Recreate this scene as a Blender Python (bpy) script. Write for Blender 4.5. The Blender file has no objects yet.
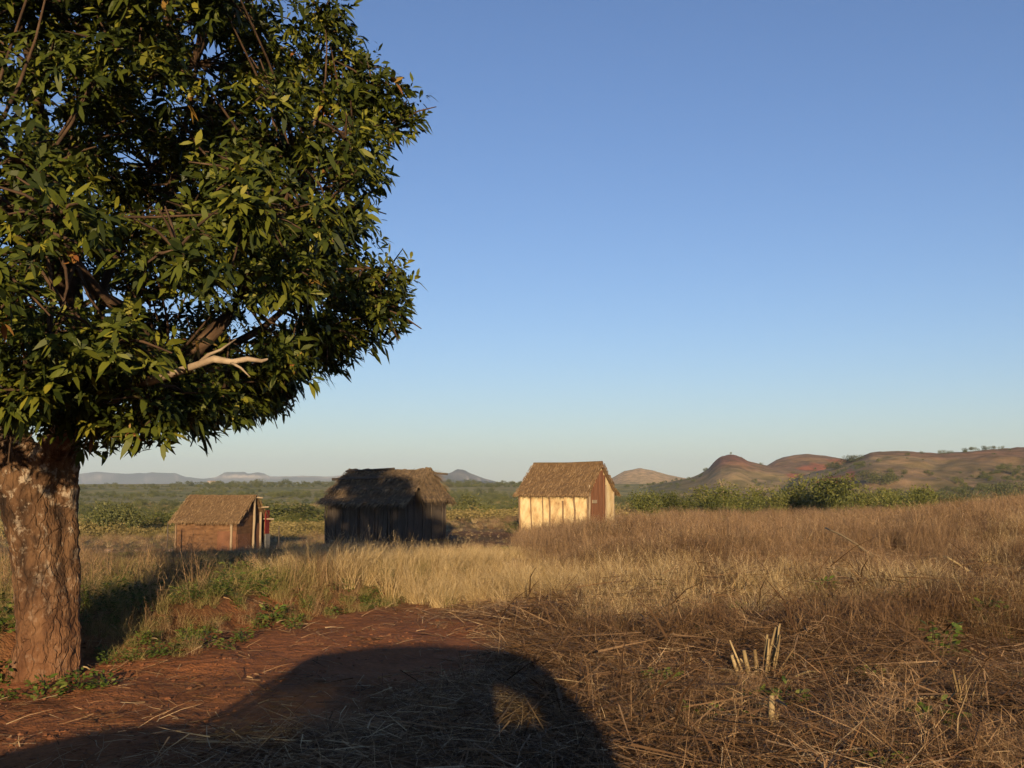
import bpy, math, random
import numpy as np
from mathutils import Vector, Matrix

SEED = 7
random.seed(SEED)
rng = np.random.default_rng(SEED)
sc = bpy.context.scene
COL = sc.collection

# ------------------------------------------------------------------ camera model
W, H, F = 1024, 768, 1050.0
HORIZ = 485.0
PITCH = math.atan((HORIZ - 384) / F)
CAMZ = 1.6
SUN_EL = math.radians(10.0)
SUN_AZ = math.radians(-1.5)          # azimuth the shadows point to, from +Y towards +X


def tan_dir(x, y):
    """X/Y and Z/Y slopes of the ray seen at a photograph position."""
    a, b = (x - 512) / F, (384 - y) / F
    yy = math.cos(PITCH) - b * math.sin(PITCH)
    return a / yy, (b * math.cos(PITCH) + math.sin(PITCH)) / yy


def at(x, y, Y):
    tx, tz = tan_dir(x, y)
    return Vector((tx * Y, Y, CAMZ + tz * Y))


# ------------------------------------------------------------------ helpers
def sstep(a, b, t):
    u = np.clip((t - a) / (b - a), 0, 1)
    return u * u * (3 - 2 * u)


def _hash(ix, iy, seed):
    n = (ix.astype(np.int64) * 374761393 + iy.astype(np.int64) * 668265263 + seed * 974711) & 0xFFFFFFFF
    n = ((n ^ (n >> 13)) * 1274126177) & 0xFFFFFFFF
    n = n ^ (n >> 16)
    return (n & 0xFFFF) / 65535.0


def vnoise(x, y, seed=0):
    x = np.asarray(x, float); y = np.asarray(y, float)
    ix, iy = np.floor(x), np.floor(y)
    fx, fy = x - ix, y - iy
    fx = fx * fx * (3 - 2 * fx); fy = fy * fy * (3 - 2 * fy)
    a = _hash(ix, iy, seed); b = _hash(ix + 1, iy, seed)
    c = _hash(ix, iy + 1, seed); d = _hash(ix + 1, iy + 1, seed)
    return (a * (1 - fx) + b * fx) * (1 - fy) + (c * (1 - fx) + d * fx) * fy


def fbm(x, y, seed=0, o=4):
    s, a, t = 0, 0.5, 0
    for k in range(o):
        s = s + a * vnoise(np.asarray(x) * 2 ** k, np.asarray(y) * 2 ** k, seed + k); t += a; a *= 0.5
    return s / t


class MB:
    """Collects faces into one mesh, with a tone value per vertex."""
    def __init__(self):
        self.v, self.f, self.t, self.m = [], [], [], []

    def add(self, verts, faces, tone=0.5, mat=0):
        b = len(self.v)
        self.v += [tuple(p) for p in verts]
        self.f += [tuple(b + i for i in q) for q in faces]
        self.t += [tone] * len(verts)
        self.m += [mat] * len(faces)

    def box(self, c, s, rot=None, tone=0.5, mat=0, jit=0.0):
        R = rot or Matrix.Identity(3)
        vs = []
        for dx in (-.5, .5):
            for dy in (-.5, .5):
                for dz in (-.5, .5):
                    p = Vector((dx * s[0], dy * s[1], dz * s[2]))
                    if jit:
                        p += Vector((random.uniform(-jit, jit), random.uniform(-jit, jit), random.uniform(-jit, jit)))
                    vs.append(Vector(c) + R @ p)
        self.add(vs, [(0, 1, 3, 2), (4, 6, 7, 5), (0, 4, 5, 1), (2, 3, 7, 6), (0, 2, 6, 4), (1, 5, 7, 3)], tone, mat)

    def tube(self, pts, rad, n=8, tone=0.5, mat=0, cap=True):
        pts = [Vector(p) for p in pts]
        rings, vs, fs = len(pts), [], []
        up = Vector((0.31, 0.17, 0.93)).normalized()
        for i, p in enumerate(pts):
            d = (pts[min(i + 1, rings - 1)] - pts[max(i - 1, 0)])
            d = d.normalized() if d.length > 1e-9 else Vector((0, 0, 1))
            if abs(d.dot(up)) > 0.97:
                up = Vector((0.9, 0.3, 0.1)).normalized()
            a = d.cross(up).normalized(); b = d.cross(a).normalized()
            r = rad[i] if hasattr(rad, '__len__') else rad
            for k in range(n):
                w = 2 * math.pi * k / n
                vs.append(p + (a * math.cos(w) + b * math.sin(w)) * r)
        for i in range(rings - 1):
            for k in range(n):
                k2 = (k + 1) % n
                fs.append((i * n + k, i * n + k2, (i + 1) * n + k2, (i + 1) * n + k))
        if cap:
            fs.append(tuple(range(n))[::-1]); fs.append(tuple((rings - 1) * n + k for k in range(n)))
        self.add(vs, fs, tone, mat)

    def blade(self, p, d, side, ln, w, bend, segs=3, tone=0.5, mat=0):
        """A thin tapering strip: a straw, a grass blade."""
        p, d, side = Vector(p), Vector(d).normalized(), Vector(side)
        vs, fs = [], []
        for i in range(segs + 1):
            u = i / segs
            q = p + d * ln * u + Vector(bend) * (u * u)
            ww = w * (1 - 0.85 * u)
            vs += [q - side * ww / 2, q + side * ww / 2]
        for i in range(segs):
            fs.append((2 * i, 2 * i + 1, 2 * i + 3, 2 * i + 2))
        self.add(vs, fs, tone, mat)

    def mesh(self, name, mats, smooth=False):
        me = bpy.data.meshes.new(name)
        me.from_pydata(self.v, [], self.f)
        for m in (mats if isinstance(mats, (list, tuple)) else [mats]):
            me.materials.append(m)
        at_ = me.attributes.new('tone', 'FLOAT', 'POINT')
        at_.data.foreach_set('value', np.array(self.t, np.float32))
        if max(self.m, default=0):
            me.polygons.foreach_set('material_index', np.array(self.m, np.int32))
        if smooth:
            me.polygons.foreach_set('use_smooth', [True] * len(me.polygons))
        me.update()
        return me

    def build(self, name, mats, parent=None, smooth=False):
        return link(name, self.mesh(name, mats, smooth), parent)


def link(name, me, parent=None):
    o = bpy.data.objects.new(name, me)
    COL.objects.link(o)
    if parent is not None:
        o.parent = parent
    return o


def empty(name, loc, rz=0.0):
    o = bpy.data.objects.new(name, None)
    COL.objects.link(o)
    o.location = loc; o.rotation_euler = (0, 0, rz); o.empty_display_size = 0.2
    return o


def tag(o, label=None, cat=None, group=None, kind=None):
    for k, v in (('label', label), ('category', cat), ('group', group), ('kind', kind)):
        if v:
            o[k] = v
    return o


def np_mesh(name, V, Q, mat, attrs=None, cols=None, smooth=True):
    """Fast mesh from numpy: V (n,3), Q (m,4)."""
    me = bpy.data.meshes.new(name)
    me.vertices.add(len(V)); me.vertices.foreach_set('co', V.astype(np.float32).ravel())
    k = Q.shape[1]
    me.loops.add(Q.size); me.loops.foreach_set('vertex_index', Q.astype(np.int32).ravel())
    me.polygons.add(len(Q))
    me.polygons.foreach_set('loop_start', np.arange(0, Q.size, k, dtype=np.int32))
    me.polygons.foreach_set('loop_total', np.full(len(Q), k, np.int32))
    me.polygons.foreach_set('use_smooth', np.full(len(Q), smooth))
    me.materials.append(mat)
    for nm, a in (attrs or {}).items():
        x = me.attributes.new(nm, 'FLOAT', 'POINT'); x.data.foreach_set('value', a.astype(np.float32))
    if cols is not None:
        x = me.attributes.new('col', 'FLOAT_COLOR', 'POINT')
        c4 = np.concatenate([cols, np.ones((len(cols), 1))], 1).astype(np.float32)
        x.data.foreach_set('color', c4.ravel())
    me.update(calc_edges=True)
    me.validate()
    return me


# ------------------------------------------------------------------ materials
def new_mat(name):
    m = bpy.data.materials.new(name); m.use_nodes = True
    nt = m.node_tree; nt.nodes.clear()
    out = nt.nodes.new('ShaderNodeOutputMaterial')
    b = nt.nodes.new('ShaderNodeBsdfPrincipled')
    nt.links.new(b.outputs[0], out.inputs[0])
    b.inputs['Roughness'].default_value = 0.85
    b.inputs['Specular IOR Level'].default_value = 0.2
    return m, nt, b, out


def ramp(nt, stops, fac):
    r = nt.nodes.new('ShaderNodeValToRGB')
    e = r.color_ramp.elements
    while len(e) < len(stops):
        e.new(0.5)
    for i, (p, c) in enumerate(stops):
        e[i].position = p; e[i].color = (*c, 1)
    nt.links.new(fac, r.inputs[0])
    return r.outputs[0]


def noise(nt, scale, detail=4, stretch=None, coord='Object', rough=0.55, dist=0.0):
    tc = nt.nodes.new('ShaderNodeTexCoord')
    n = nt.nodes.new('ShaderNodeTexNoise')
    n.inputs['Scale'].default_value = scale; n.inputs['Detail'].default_value = detail
    n.inputs['Roughness'].default_value = rough; n.inputs['Distortion'].default_value = dist
    src = tc.outputs[coord]
    if stretch:
        mp = nt.nodes.new('ShaderNodeMapping'); mp.inputs['Scale'].default_value = stretch
        nt.links.new(src, mp.inputs[0]); src = mp.outputs[0]
    nt.links.new(src, n.inputs['Vector'])
    return n.outputs[0]


def attr(nt, name):
    a = nt.nodes.new('ShaderNodeAttribute'); a.attribute_name = name
    return a


def bump(nt, b, h, strength=0.4, dist=0.02):
    n = nt.nodes.new('ShaderNodeBump')
    n.inputs['Strength'].default_value = strength; n.inputs['Distance'].default_value = dist
    nt.links.new(h, n.inputs['Height']); nt.links.new(n.outputs[0], b.inputs['Normal'])


def mix(nt, a, b, fac, mode='MIX'):
    m = nt.nodes.new('ShaderNodeMix'); m.data_type = 'RGBA'; m.blend_type = mode
    for s, v in ((m.inputs['Factor'], fac), (m.inputs['A'], a), (m.inputs['B'], b)):
        if hasattr(v, 'is_output'):
            nt.links.new(v, s)
        elif isinstance(v, (int, float)):
            s.default_value = v
        else:
            s.default_value = (*v, 1)
    return m.outputs['Result']


def math_(nt, op, a, b):
    m = nt.nodes.new('ShaderNodeMath'); m.operation = op
    for s, v in ((m.inputs[0], a), (m.inputs[1], b)):
        if hasattr(v, 'is_output'):
            nt.links.new(v, s)
        else:
            s.default_value = v
    return m.outputs[0]


def mat_noise(name, stops, scale, stretch=None, bscale=None, bstr=0.4, bdist=0.02, rough=0.9, detail=5):
    m, nt, b, out = new_mat(name)
    n = noise(nt, scale, detail, stretch)
    nt.links.new(ramp(nt, stops, n), b.inputs['Base Color'])
    bump(nt, b, noise(nt, bscale or scale * 3, 5, stretch), bstr, bdist)
    b.inputs['Roughness'].default_value = rough
    return m


def mat_tone(name, stops, transl=0.0, rough=0.7, spec=0.2, inst=0.0, gloss_noise=False):
    """Colour from a per-vertex tone plus a per-object random value: straws, leaves."""
    m, nt, b, out = new_mat(name)
    f = attr(nt, 'tone').outputs['Fac']
    if inst:
        oi = nt.nodes.new('ShaderNodeObjectInfo')
        f = math_(nt, 'ADD', f, math_(nt, 'MULTIPLY', math_(nt, 'SUBTRACT', oi.outputs['Random'], 0.5), inst))
    c = ramp(nt, stops, f)
    nt.links.new(c, b.inputs['Base Color'])
    b.inputs['Roughness'].default_value = rough
    b.inputs['Specular IOR Level'].default_value = spec
    if transl:
        t = nt.nodes.new('ShaderNodeBsdfTranslucent')
        nt.links.new(c, t.inputs['Color'])
        ms = nt.nodes.new('ShaderNodeMixShader'); ms.inputs[0].default_value = transl
        nt.links.new(b.outputs[0], ms.inputs[1]); nt.links.new(t.outputs[0], ms.inputs[2])
        nt.links.new(ms.outputs[0], out.inputs[0])
    return m


M = {}
M['leaf'] = mat_tone('mango leaves', [(0, (.018, .028, .005)), (.45, (.062, .078, .010)), (.85, (.15, .15, .018)),
                                      (.93, (.19, .14, .025)), (1, (.2, .08, .03))], 0.14, 0.52, 0.2)
M['bush'] = mat_tone('bush leaves', [(0, (0.034, 0.0425, 0.0119)), (.5, (0.0892, 0.102, 0.0238)), (1, (0.178, 0.17, 0.051))], 0.2, 0.65, 0.2, 0.5)
M['dark_bush'] = mat_tone('dark bush leaves', [(0, (.03, .037, .014)), (.5, (.075, .085, .03)), (1, (.14, .14, .05))], 0.15, 0.7, 0.2, 0.4)
M['weed'] = mat_tone('weed leaves', [(0, (0.0382, 0.0638, 0.0102)), (.6, (0.0765, 0.119, 0.0213)), (1, (0.153, 0.17, 0.0425))], 0.2, 0.6, 0.2, 0.3)
M['gold'] = mat_tone('dry golden grass', [(0, (0.175, 0.123, 0.0524)), (.45, (0.419, 0.306, 0.139)), (.8, (0.542, 0.419, 0.218)), (1, (0.611, 0.498, 0.306))], 0.3, 0.7, 0.2, 0.35)
M['olive'] = mat_tone('half green grass', [(0, (0.0851, 0.0894, 0.0255)), (.5, (0.23, 0.2, 0.0724)), (1, (0.409, 0.324, 0.144))], 0.3, 0.7, 0.2, 0.4)
M['brown'] = mat_tone('brown grass', [(0, (0.128, 0.0783, 0.0408)), (.45, (0.281, 0.183, 0.0979)), (.8, (0.375, 0.255, 0.14)), (1, (0.46, 0.34, 0.196))], 0.25, 0.75, 0.15, 0.4)
M['litter'] = mat_tone('cut straw', [(0, (0.0622, 0.0315, 0.0149)), (.4, (0.19, 0.108, 0.0514)), (.75, (0.307, 0.203, 0.108)), (1, (0.464, 0.356, 0.207))], 0.1, 0.75, 0.2, 0.35)
M['rust'] = mat_tone('rust brown weeds', [(0, (.048, .026, .013)), (.5, (.135, .08, .039)), (1, (.25, .165, .09))], 0.1, 0.75, 0.15, 0.4)
M['field'] = mat_tone('short field grass', [(0, (.1, .085, .03)), (.5, (.2, .165, .065)), (1, (.28, .22, .1))], 0.2, 0.7, 0.1, 0.5)
M['stalk'] = mat_tone('dry stalk', [(0, (0.104, 0.068, 0.028)), (.6, (0.2, 0.148, 0.068)), (1, (0.304, 0.232, 0.12))], 0.0, 0.6, 0.25, 0.2)
M['thatch'] = mat_tone('thatch straw', [(0, (0.072, 0.0432, 0.0216)), (.5, (0.173, 0.112, 0.0576)), (1, (0.274, 0.194, 0.108))], 0.0, 0.85, 0.1)
M['dark_thatch'] = mat_tone('weathered thatch straw', [(0, (0.056, 0.04, 0.0264)), (.5, (0.16, 0.12, 0.076)), (1, (0.336, 0.24, 0.136))], 0.0, 0.85, 0.1)  # brightest straw tone raised to look sunlit
M['thatch_bed'] = mat_noise('thatch bed', [(.25, (0.07, 0.042, 0.021)), (.75, (0.161, 0.105, 0.0525))], 9, (1, 1, 1), 30, 0.6, 0.04)
M['dark_thatch_bed'] = mat_noise('weathered thatch bed', [(.25, (0.049, 0.035, 0.021)), (.75, (0.119, 0.0875, 0.056))], 9, (1, 1, 1), 30, 0.6, 0.04)
M['wood'] = mat_noise('weathered wood', [(.3, (0.0975, 0.0638, 0.0375)), (.7, (0.203, 0.143, 0.09))], 6, (6, 6, .7), 30, 0.5, 0.01)
M['grey_wood'] = mat_noise('grey wood', [(.3, (0.045, 0.036, 0.029)), (.7, (0.1, 0.0825, 0.065))], 6, (6, 6, .5), 24, 0.6, 0.015)
M['pale_wood'] = mat_noise('pale wood', [(.3, (0.194, 0.152, 0.0975)), (.7, (0.28, 0.226, 0.152))], 6, (6, 6, .6), 24, 0.5, 0.01)
M['mud_yellow'] = mat_noise('pale yellow earth plaster', [(.3, (.22, .135, .065)), (.4, (.37, .265, .135)), (.55, (.47, .375, .205)), (.75, (.53, .45, .28))], 3.2, (1, 1, .6), 14, 0.7, 0.04, .9, 8)
M['mud_red'] = mat_noise('red earth plaster', [(.3, (.06, .032, .017)), (.5, (.105, .057, .029)), (.72, (.16, .09, .046))], 2.6, (1, 1, 3), 16, 0.6, 0.03, .9, 8)
M['pink_mud'] = mat_noise('pink earth plaster', [(.3, (.085, .04, .022)), (.7, (.16, .078, .044))], 2.5, None, 16, 0.5, 0.02)
M['brown_board'] = mat_noise('brown boards', [(.3, (0.112, 0.0488, 0.024)), (.7, (0.18, 0.0863, 0.045))], 3, (5, 5, .6), 20, 0.4, 0.01)
M['red_cloth'] = mat_noise('red panel', [(.3, (0.126, 0.0158, 0.0135)), (.7, (0.162, 0.0248, 0.0203))], 4, None, 12, 0.3, 0.01)
M['grey_sheet'] = mat_noise('grey sheet', [(.3, (0.128, 0.128, 0.12)), (.7, (0.195, 0.195, 0.18))], 4, (1, 1, 8), 12, 0.3, 0.01)
M['clod'] = mat_noise('red clods', [(.3, (.12, .05, .024)), (.7, (.21, .09, .042))], 3, None, 20, .4, .01)
M['stone'] = mat_noise('pale stone', [(.3, (.16, .11, .08)), (.7, (.26, .195, .15))], 8, None, 20, 0.5, 0.01)
M['white_wall'] = mat_noise('white wall', [(.3, (.36, .34, .31)), (.7, (.46, .44, .41))], 2, None, 9, 0.2, 0.01)
M['rust_roof'] = mat_noise('rusty roof', [(.3, (.26, .2, .17)), (.7, (.4, .32, .28))], 2, None, 9, 0.2, 0.01)
M['car_paint'] = mat_noise('dark green paint', [(.3, (.018, .03, .024)), (.7, (.024, .038, .03))], 2, None, 9, 0.02, 0.002, 0.3)
M['rubber'] = mat_noise('tyre rubber', [(.3, (.018, .018, .018)), (.7, (.03, .03, .03))], 9, None, 30, 0.3, 0.01)
M['steel'] = mat_noise('wheel steel', [(.3, (.3, .3, .3)), (.7, (.42, .42, .42))], 9, None, 30, 0.1, 0.01, 0.4)
M['seat'] = mat_noise('seat cloth', [(.3, (.06, .06, .065)), (.7, (.1, .1, .105))], 9, None, 60, 0.3, 0.01)

m, nt, b, out = new_mat('tinted glass')
b.inputs['Base Color'].default_value = (.01, .012, .012, 1); b.inputs['Roughness'].default_value = 0.05
M['light_blocking'] = m  # opaque panes, added so the cabin throws a mostly solid shadow
m, nt, b, out = new_mat('clear glass')
tr = nt.nodes.new('ShaderNodeBsdfTransparent'); tr.inputs[0].default_value = (.9, .93, .91, 1)
gl = nt.nodes.new('ShaderNodeBsdfGlossy'); gl.inputs['Roughness'].default_value = 0.03
ms = nt.nodes.new('ShaderNodeMixShader'); ms.inputs[0].default_value = 0.04
nt.links.new(tr.outputs[0], ms.inputs[1]); nt.links.new(gl.outputs[0], ms.inputs[2]); nt.links.new(ms.outputs[0], out.inputs[0])
M['glass'] = m
m2_ = m.copy(); m2_.name = 'smoked glass'; M['light_dimming'] = m2_
next(n for n in m2_.node_tree.nodes if n.type == 'BSDF_TRANSPARENT').inputs[0].default_value = (.62, .66, .63, 1)  # darker tint added to dim the sun passing through the front windows

# bark: brown with grey-white lichen and red dust at the foot
m, nt, b, out = new_mat('bark')
n1 = noise(nt, 7, 6, (1, 1, .45))
base = ramp(nt, [(.32, (.018, .01, .006)), (.48, (.075, .041, .021)), (.7, (.15, .088, .046))], n1)
pale = ramp(nt, [(.53, (0, 0, 0)), (.6, (1, 1, 1))], noise(nt, 8, 8, None, 'Object', 0.75))
tcz = nt.nodes.new('ShaderNodeTexCoord'); sz = nt.nodes.new('ShaderNodeSeparateXYZ'); nt.links.new(tcz.outputs['Object'], sz.inputs[0])
mz = nt.nodes.new('ShaderNodeMapRange'); mz.inputs[1].default_value = .7; mz.inputs[2].default_value = 1.7; mz.inputs[3].default_value = .3; mz.inputs[4].default_value = .85
nt.links.new(sz.outputs[2], mz.inputs[0])
c = mix(nt, base, (.3, .25, .19), math_(nt, 'MULTIPLY', pale, mz.outputs[0]))
dark = ramp(nt, [(.36, (1, 1, 1)), (.46, (0, 0, 0))], noise(nt, 9, 5, (1, 1, .35)))
c = mix(nt, c, (.02, .012, .008), math_(nt, 'MULTIPLY', dark, 0.75))
tc = nt.nodes.new('ShaderNodeTexCoord'); sx = nt.nodes.new('ShaderNodeSeparateXYZ')
nt.links.new(tc.outputs['Object'], sx.inputs[0])
mr = nt.nodes.new('ShaderNodeMapRange'); mr.inputs[1].default_value = 0.0; mr.inputs[2].default_value = 0.9
mr.inputs[3].default_value = 0.55; mr.inputs[4].default_value = 0.0
nt.links.new(sx.outputs[2], mr.inputs[0])
vo = nt.nodes.new('ShaderNodeTexVoronoi'); vo.feature = 'DISTANCE_TO_EDGE'; vo.inputs['Scale'].default_value = 9
mp = nt.nodes.new('ShaderNodeMapping'); mp.inputs['Scale'].default_value = (1.6, 1.6, .55)
wv = nt.nodes.new('ShaderNodeMix'); wv.data_type = 'VECTOR'; wv.inputs['Factor'].default_value = .12
tcv = nt.nodes.new('ShaderNodeTexCoord'); nz = nt.nodes.new('ShaderNodeTexNoise'); nz.inputs['Scale'].default_value = 6
nt.links.new(tcv.outputs['Object'], nz.inputs['Vector']); nt.links.new(tcv.outputs['Object'], wv.inputs['A']); nt.links.new(nz.outputs['Color'], wv.inputs['B'])
nt.links.new(wv.outputs['Result'], mp.inputs[0]); nt.links.new(mp.outputs[0], vo.inputs['Vector'])
crack = ramp(nt, [(.0, (1, 1, 1)), (.09, (0, 0, 0))], vo.outputs['Distance'])
c = mix(nt, c, (.016, .009, .006), math_(nt, 'MULTIPLY', crack, .16))
c = mix(nt, c, (.15, .066, .03), mr.outputs[0])
nt.links.new(c, b.inputs['Base Color'])
bump(nt, b, math_(nt, 'SUBTRACT', math_(nt, 'ADD', noise(nt, 16, 6, (1, 1, .3)), math_(nt, 'MULTIPLY', noise(nt, 45, 4, (1, 1, .5)), .4)), math_(nt, 'MULTIPLY', crack, .22)), 1.0, 0.045)
M['bark'] = m
M['pale_bark'] = mat_noise('pale bark', [(.3, (.16, .12, .08)), (.6, (.27, .215, .15)), (.8, (.36, .3, .22))], 9, (1, 1, 1), 30, .6, .015)
M['limb_bark'] = mat_noise('limb bark', [(.3, (0.024, 0.0152, 0.0096)), (.6, (0.068, 0.0416, 0.024)), (.8, (0.128, 0.088, 0.056))], 7, (1, 1, 1), 22, .6, .02)

# ground: colour layers per vertex (what grows or lies where), broken up by noise
m, nt, b, out = new_mat('ground')
ca = attr(nt, 'col')
geo = nt.nodes.new('ShaderNodeNewGeometry')


def wnoise(scale, detail=5, stretch=None):
    n = nt.nodes.new('ShaderNodeTexNoise'); n.inputs['Scale'].default_value = scale; n.inputs['Detail'].default_value = detail
    src = geo.outputs['Position']
    if stretch:
        mp = nt.nodes.new('ShaderNodeMapping'); mp.inputs['Scale'].default_value = stretch
        nt.links.new(src, mp.inputs[0]); src = mp.outputs[0]
    nt.links.new(src, n.inputs['Vector'])
    return n.outputs[0]


v1 = ramp(nt, [(.25, (.62, .6, .58)), (.75, (1.28, 1.3, 1.32))], wnoise(2.2, 8))
v2 = ramp(nt, [(.3, (.75, .75, .75)), (.7, (1.22, 1.22, 1.22))], wnoise(22, 5))
v3 = ramp(nt, [(.36, (.5, .58, .48)), (.62, (1.3, 1.26, 1.22))], wnoise(.13, 8))
c = mix(nt, ca.outputs['Color'], v1, 0.75, 'MULTIPLY')
c = mix(nt, c, v2, 0.8, 'MULTIPLY')
c = mix(nt, c, v3, 0.7, 'MULTIPLY')
nt.links.new(c, b.inputs['Base Color'])
b.inputs['Roughness'].default_value = 0.95; b.inputs['Specular IOR Level'].default_value = 0.1
bump(nt, b, math_(nt, 'ADD', wnoise(6, 8), math_(nt, 'MULTIPLY', wnoise(40, 4), .35)), 0.7, 0.08)
M['ground'] = m

# ------------------------------------------------------------------ terrain
FOOT = (-3.85, 9.8)
BN = (-.894, .447)

HILLS = [  # distance, depth in front, depth behind, silhouette (photo x, photo y)
    (560, 260, 500, [(770, 496), (784, 488), (797, 478), (815, 472), (836, 467), (852, 461), (872, 452.5), (900, 451.5), (940, 454), (960, 452.5), (1000, 449.5), (1024, 447.5), (1100, 441), (1250, 436), (1500, 450), (1900, 470)]),
    (820, 260, 300, [(740, 484), (764, 467), (776, 460), (790, 455.5), (808, 454), (826, 456), (850, 460), (880, 462), (920, 475)]),
    (700, 240, 250, [(640, 487), (690, 478), (700, 474), (708, 469), (714, 462), (721, 456.5), (731, 454.8), (741, 457), (749, 461.5), (758, 463.5), (768, 466), (800, 470), (840, 476), (880, 486)]),
    (1500, 300, 500, [(596, 488), (612, 478), (624, 471), (640, 468), (654, 470.5), (668, 475), (690, 479), (720, 486)]),
    (2200, 500, 500, [(400, 488), (440, 483.5), (464, 480), (480, 481), (500, 483), (540, 486), (600, 489)]),
    (3600, 500, 600, [(350, 486), (415, 478), (431, 475), (451, 472.6), (457, 469.2), (464, 469.4), (470, 473), (484, 478.4), (502, 483), (530, 487)]),
    (6200, 500, 1500, [(-700, 476), (-300, 470), (-100, 472), (30, 473), (77, 474.6), (95, 471.7), (124, 473.7), (157, 472.3), (177, 473.3), (185, 476.6), (204, 478.6), (216, 477),
                       (226, 472), (245, 471.7), (248, 473.7), (257, 472.3), (265, 473.5), (270, 476.5), (300, 475.8), (328, 476.5), (345, 475), (380, 474.5), (410, 477), (440, 482), (520, 488)]),
]


def ground(X, Y):
    X = np.asarray(X, float); Y = np.asarray(Y, float)
    r = np.hypot(X, Y)
    s = (X - FOOT[0]) * BN[0] + (Y - FOOT[1]) * BN[1]
    fwd = sstep(2, 6, Y)
    wob = (fbm(X * .9, Y * .9, 3) - .5) * .5
    z = .30 * sstep(0, .8, s + wob) * fwd
    right = sstep(-.5, 4, X)
    side = sstep(.2, .5, X / np.maximum(Y, 1))          # the field stays high towards the right
    z = z + (.42 + .2 * side) * sstep(6, 19, Y) * right * (1 - sstep(24, 42, Y) * (1 - side)) * (1 - sstep(45, 80, Y))
    z = z - .85 * sstep(14, 42, Y) * (1 - side * (1 - sstep(40, 70, Y)))
    z = z - 1.0 * sstep(-5, -12, X) * sstep(20, 44, Y)
    z = z + (fbm(X * .45, Y * .45, 11) - .5) * .16 * fwd * sstep(60, 30, r)
    z = z + (fbm(X * 2.3, Y * 2.3, 12) - .5) * .09 * fwd * sstep(30, 15, r)
    front = sstep(20, 60, Y)
    rt = sstep(.05, .35, X / np.maximum(np.abs(Y), 1)) * front
    z = z - (5.0 - 2.6 * rt) * sstep(52, 240, r) - 6 * sstep(240, 1200, r) - 9 * sstep(1200, 5000, r)
    z = z + (fbm(X / 60, Y / 60, 21) - .5) * 2.0 * sstep(70, 200, r)
    base = z
    az = np.where(Y > 1, X / np.maximum(Y, 1e-3), np.where(X > 0, 9., -9.))
    hz = np.zeros_like(z)
    for i, (r0, wf, wb, sil) in enumerate(HILLS):
        ta = np.array([tan_dir(x, y)[0] for x, y in sil]); tz = np.array([tan_dir(x, y)[1] for x, y in sil])
        # height profile along azimuth; world depth measured along +Y
        pk = CAMZ + np.interp(az, ta, tz, left=tz[0], right=tz[-1]) * r0
        rug = (fbm(X / (r0 * .035), Y / (r0 * .035), 40 + i) - .5)
        u = np.where(Y < r0, (r0 - Y) / wf, (Y - r0) / wb)
        u = np.clip(u + rug * .2 * np.clip(u * 3, 0, 1), 0, 2)
        g = np.where(u < 1, (1 - sstep(0, 1, u)), 0)
        if i == len(HILLS) - 1:      # mesas: steeper cliffs under a flat top
            g = .45 * g + .55 * (1 - sstep(.05, .32, u))
        hh = np.maximum(0, pk - base) * g
        hz = np.maximum(hz, hh * (1 + rug * .06 * np.clip(u * 4, 0, 1) + (fbm(X / (r0 * .006), Y / (r0 * .02), 60 + i) - .5) * (.09 if i == 6 else .04)))
    return base + hz * (Y > 1)


def gz(x, y):
    return float(ground(np.array([x]), np.array([y]))[0])


def on_ground(px, Y, dz=0.0):
    """Point of the ground at world depth Y under photograph column px."""
    X = tan_dir(px, 500)[0] * Y
    return Vector((X, Y, gz(X, Y) + dz))


def path_mask(X, Y):
    s = (X - FOOT[0]) * BN[0] + (Y - FOOT[1]) * BN[1]
    t = (X - FOOT[0]) * .447 + (Y - FOOT[1]) * .894
    wob = (fbm(X * .8, Y * .8, 5) - .5) * 1.0
    lo = 2.1 * sstep(4.5, 2.0, t)
    band = sstep(.25, -.15, s + wob * .5) * sstep(-1.75, -1.05, s + lo + wob)
    return band * sstep(5.3, 3.3, t + wob * 2)


def dirt_mask(X, Y):
    """Bare red earth round the mango tree and along the bank."""
    s = (X - FOOT[0]) * BN[0] + (Y - FOOT[1]) * BN[1]
    t = (X - FOOT[0]) * .447 + (Y - FOOT[1]) * .894
    n = fbm(X * 1.1, Y * 1.1, 8)
    return np.clip(sstep(1.0, -.2, s + (n - .5) * 2.2) * sstep(6.0, 2.5, t) * sstep(-2.2, -1.4, s), 0, 1)


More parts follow.
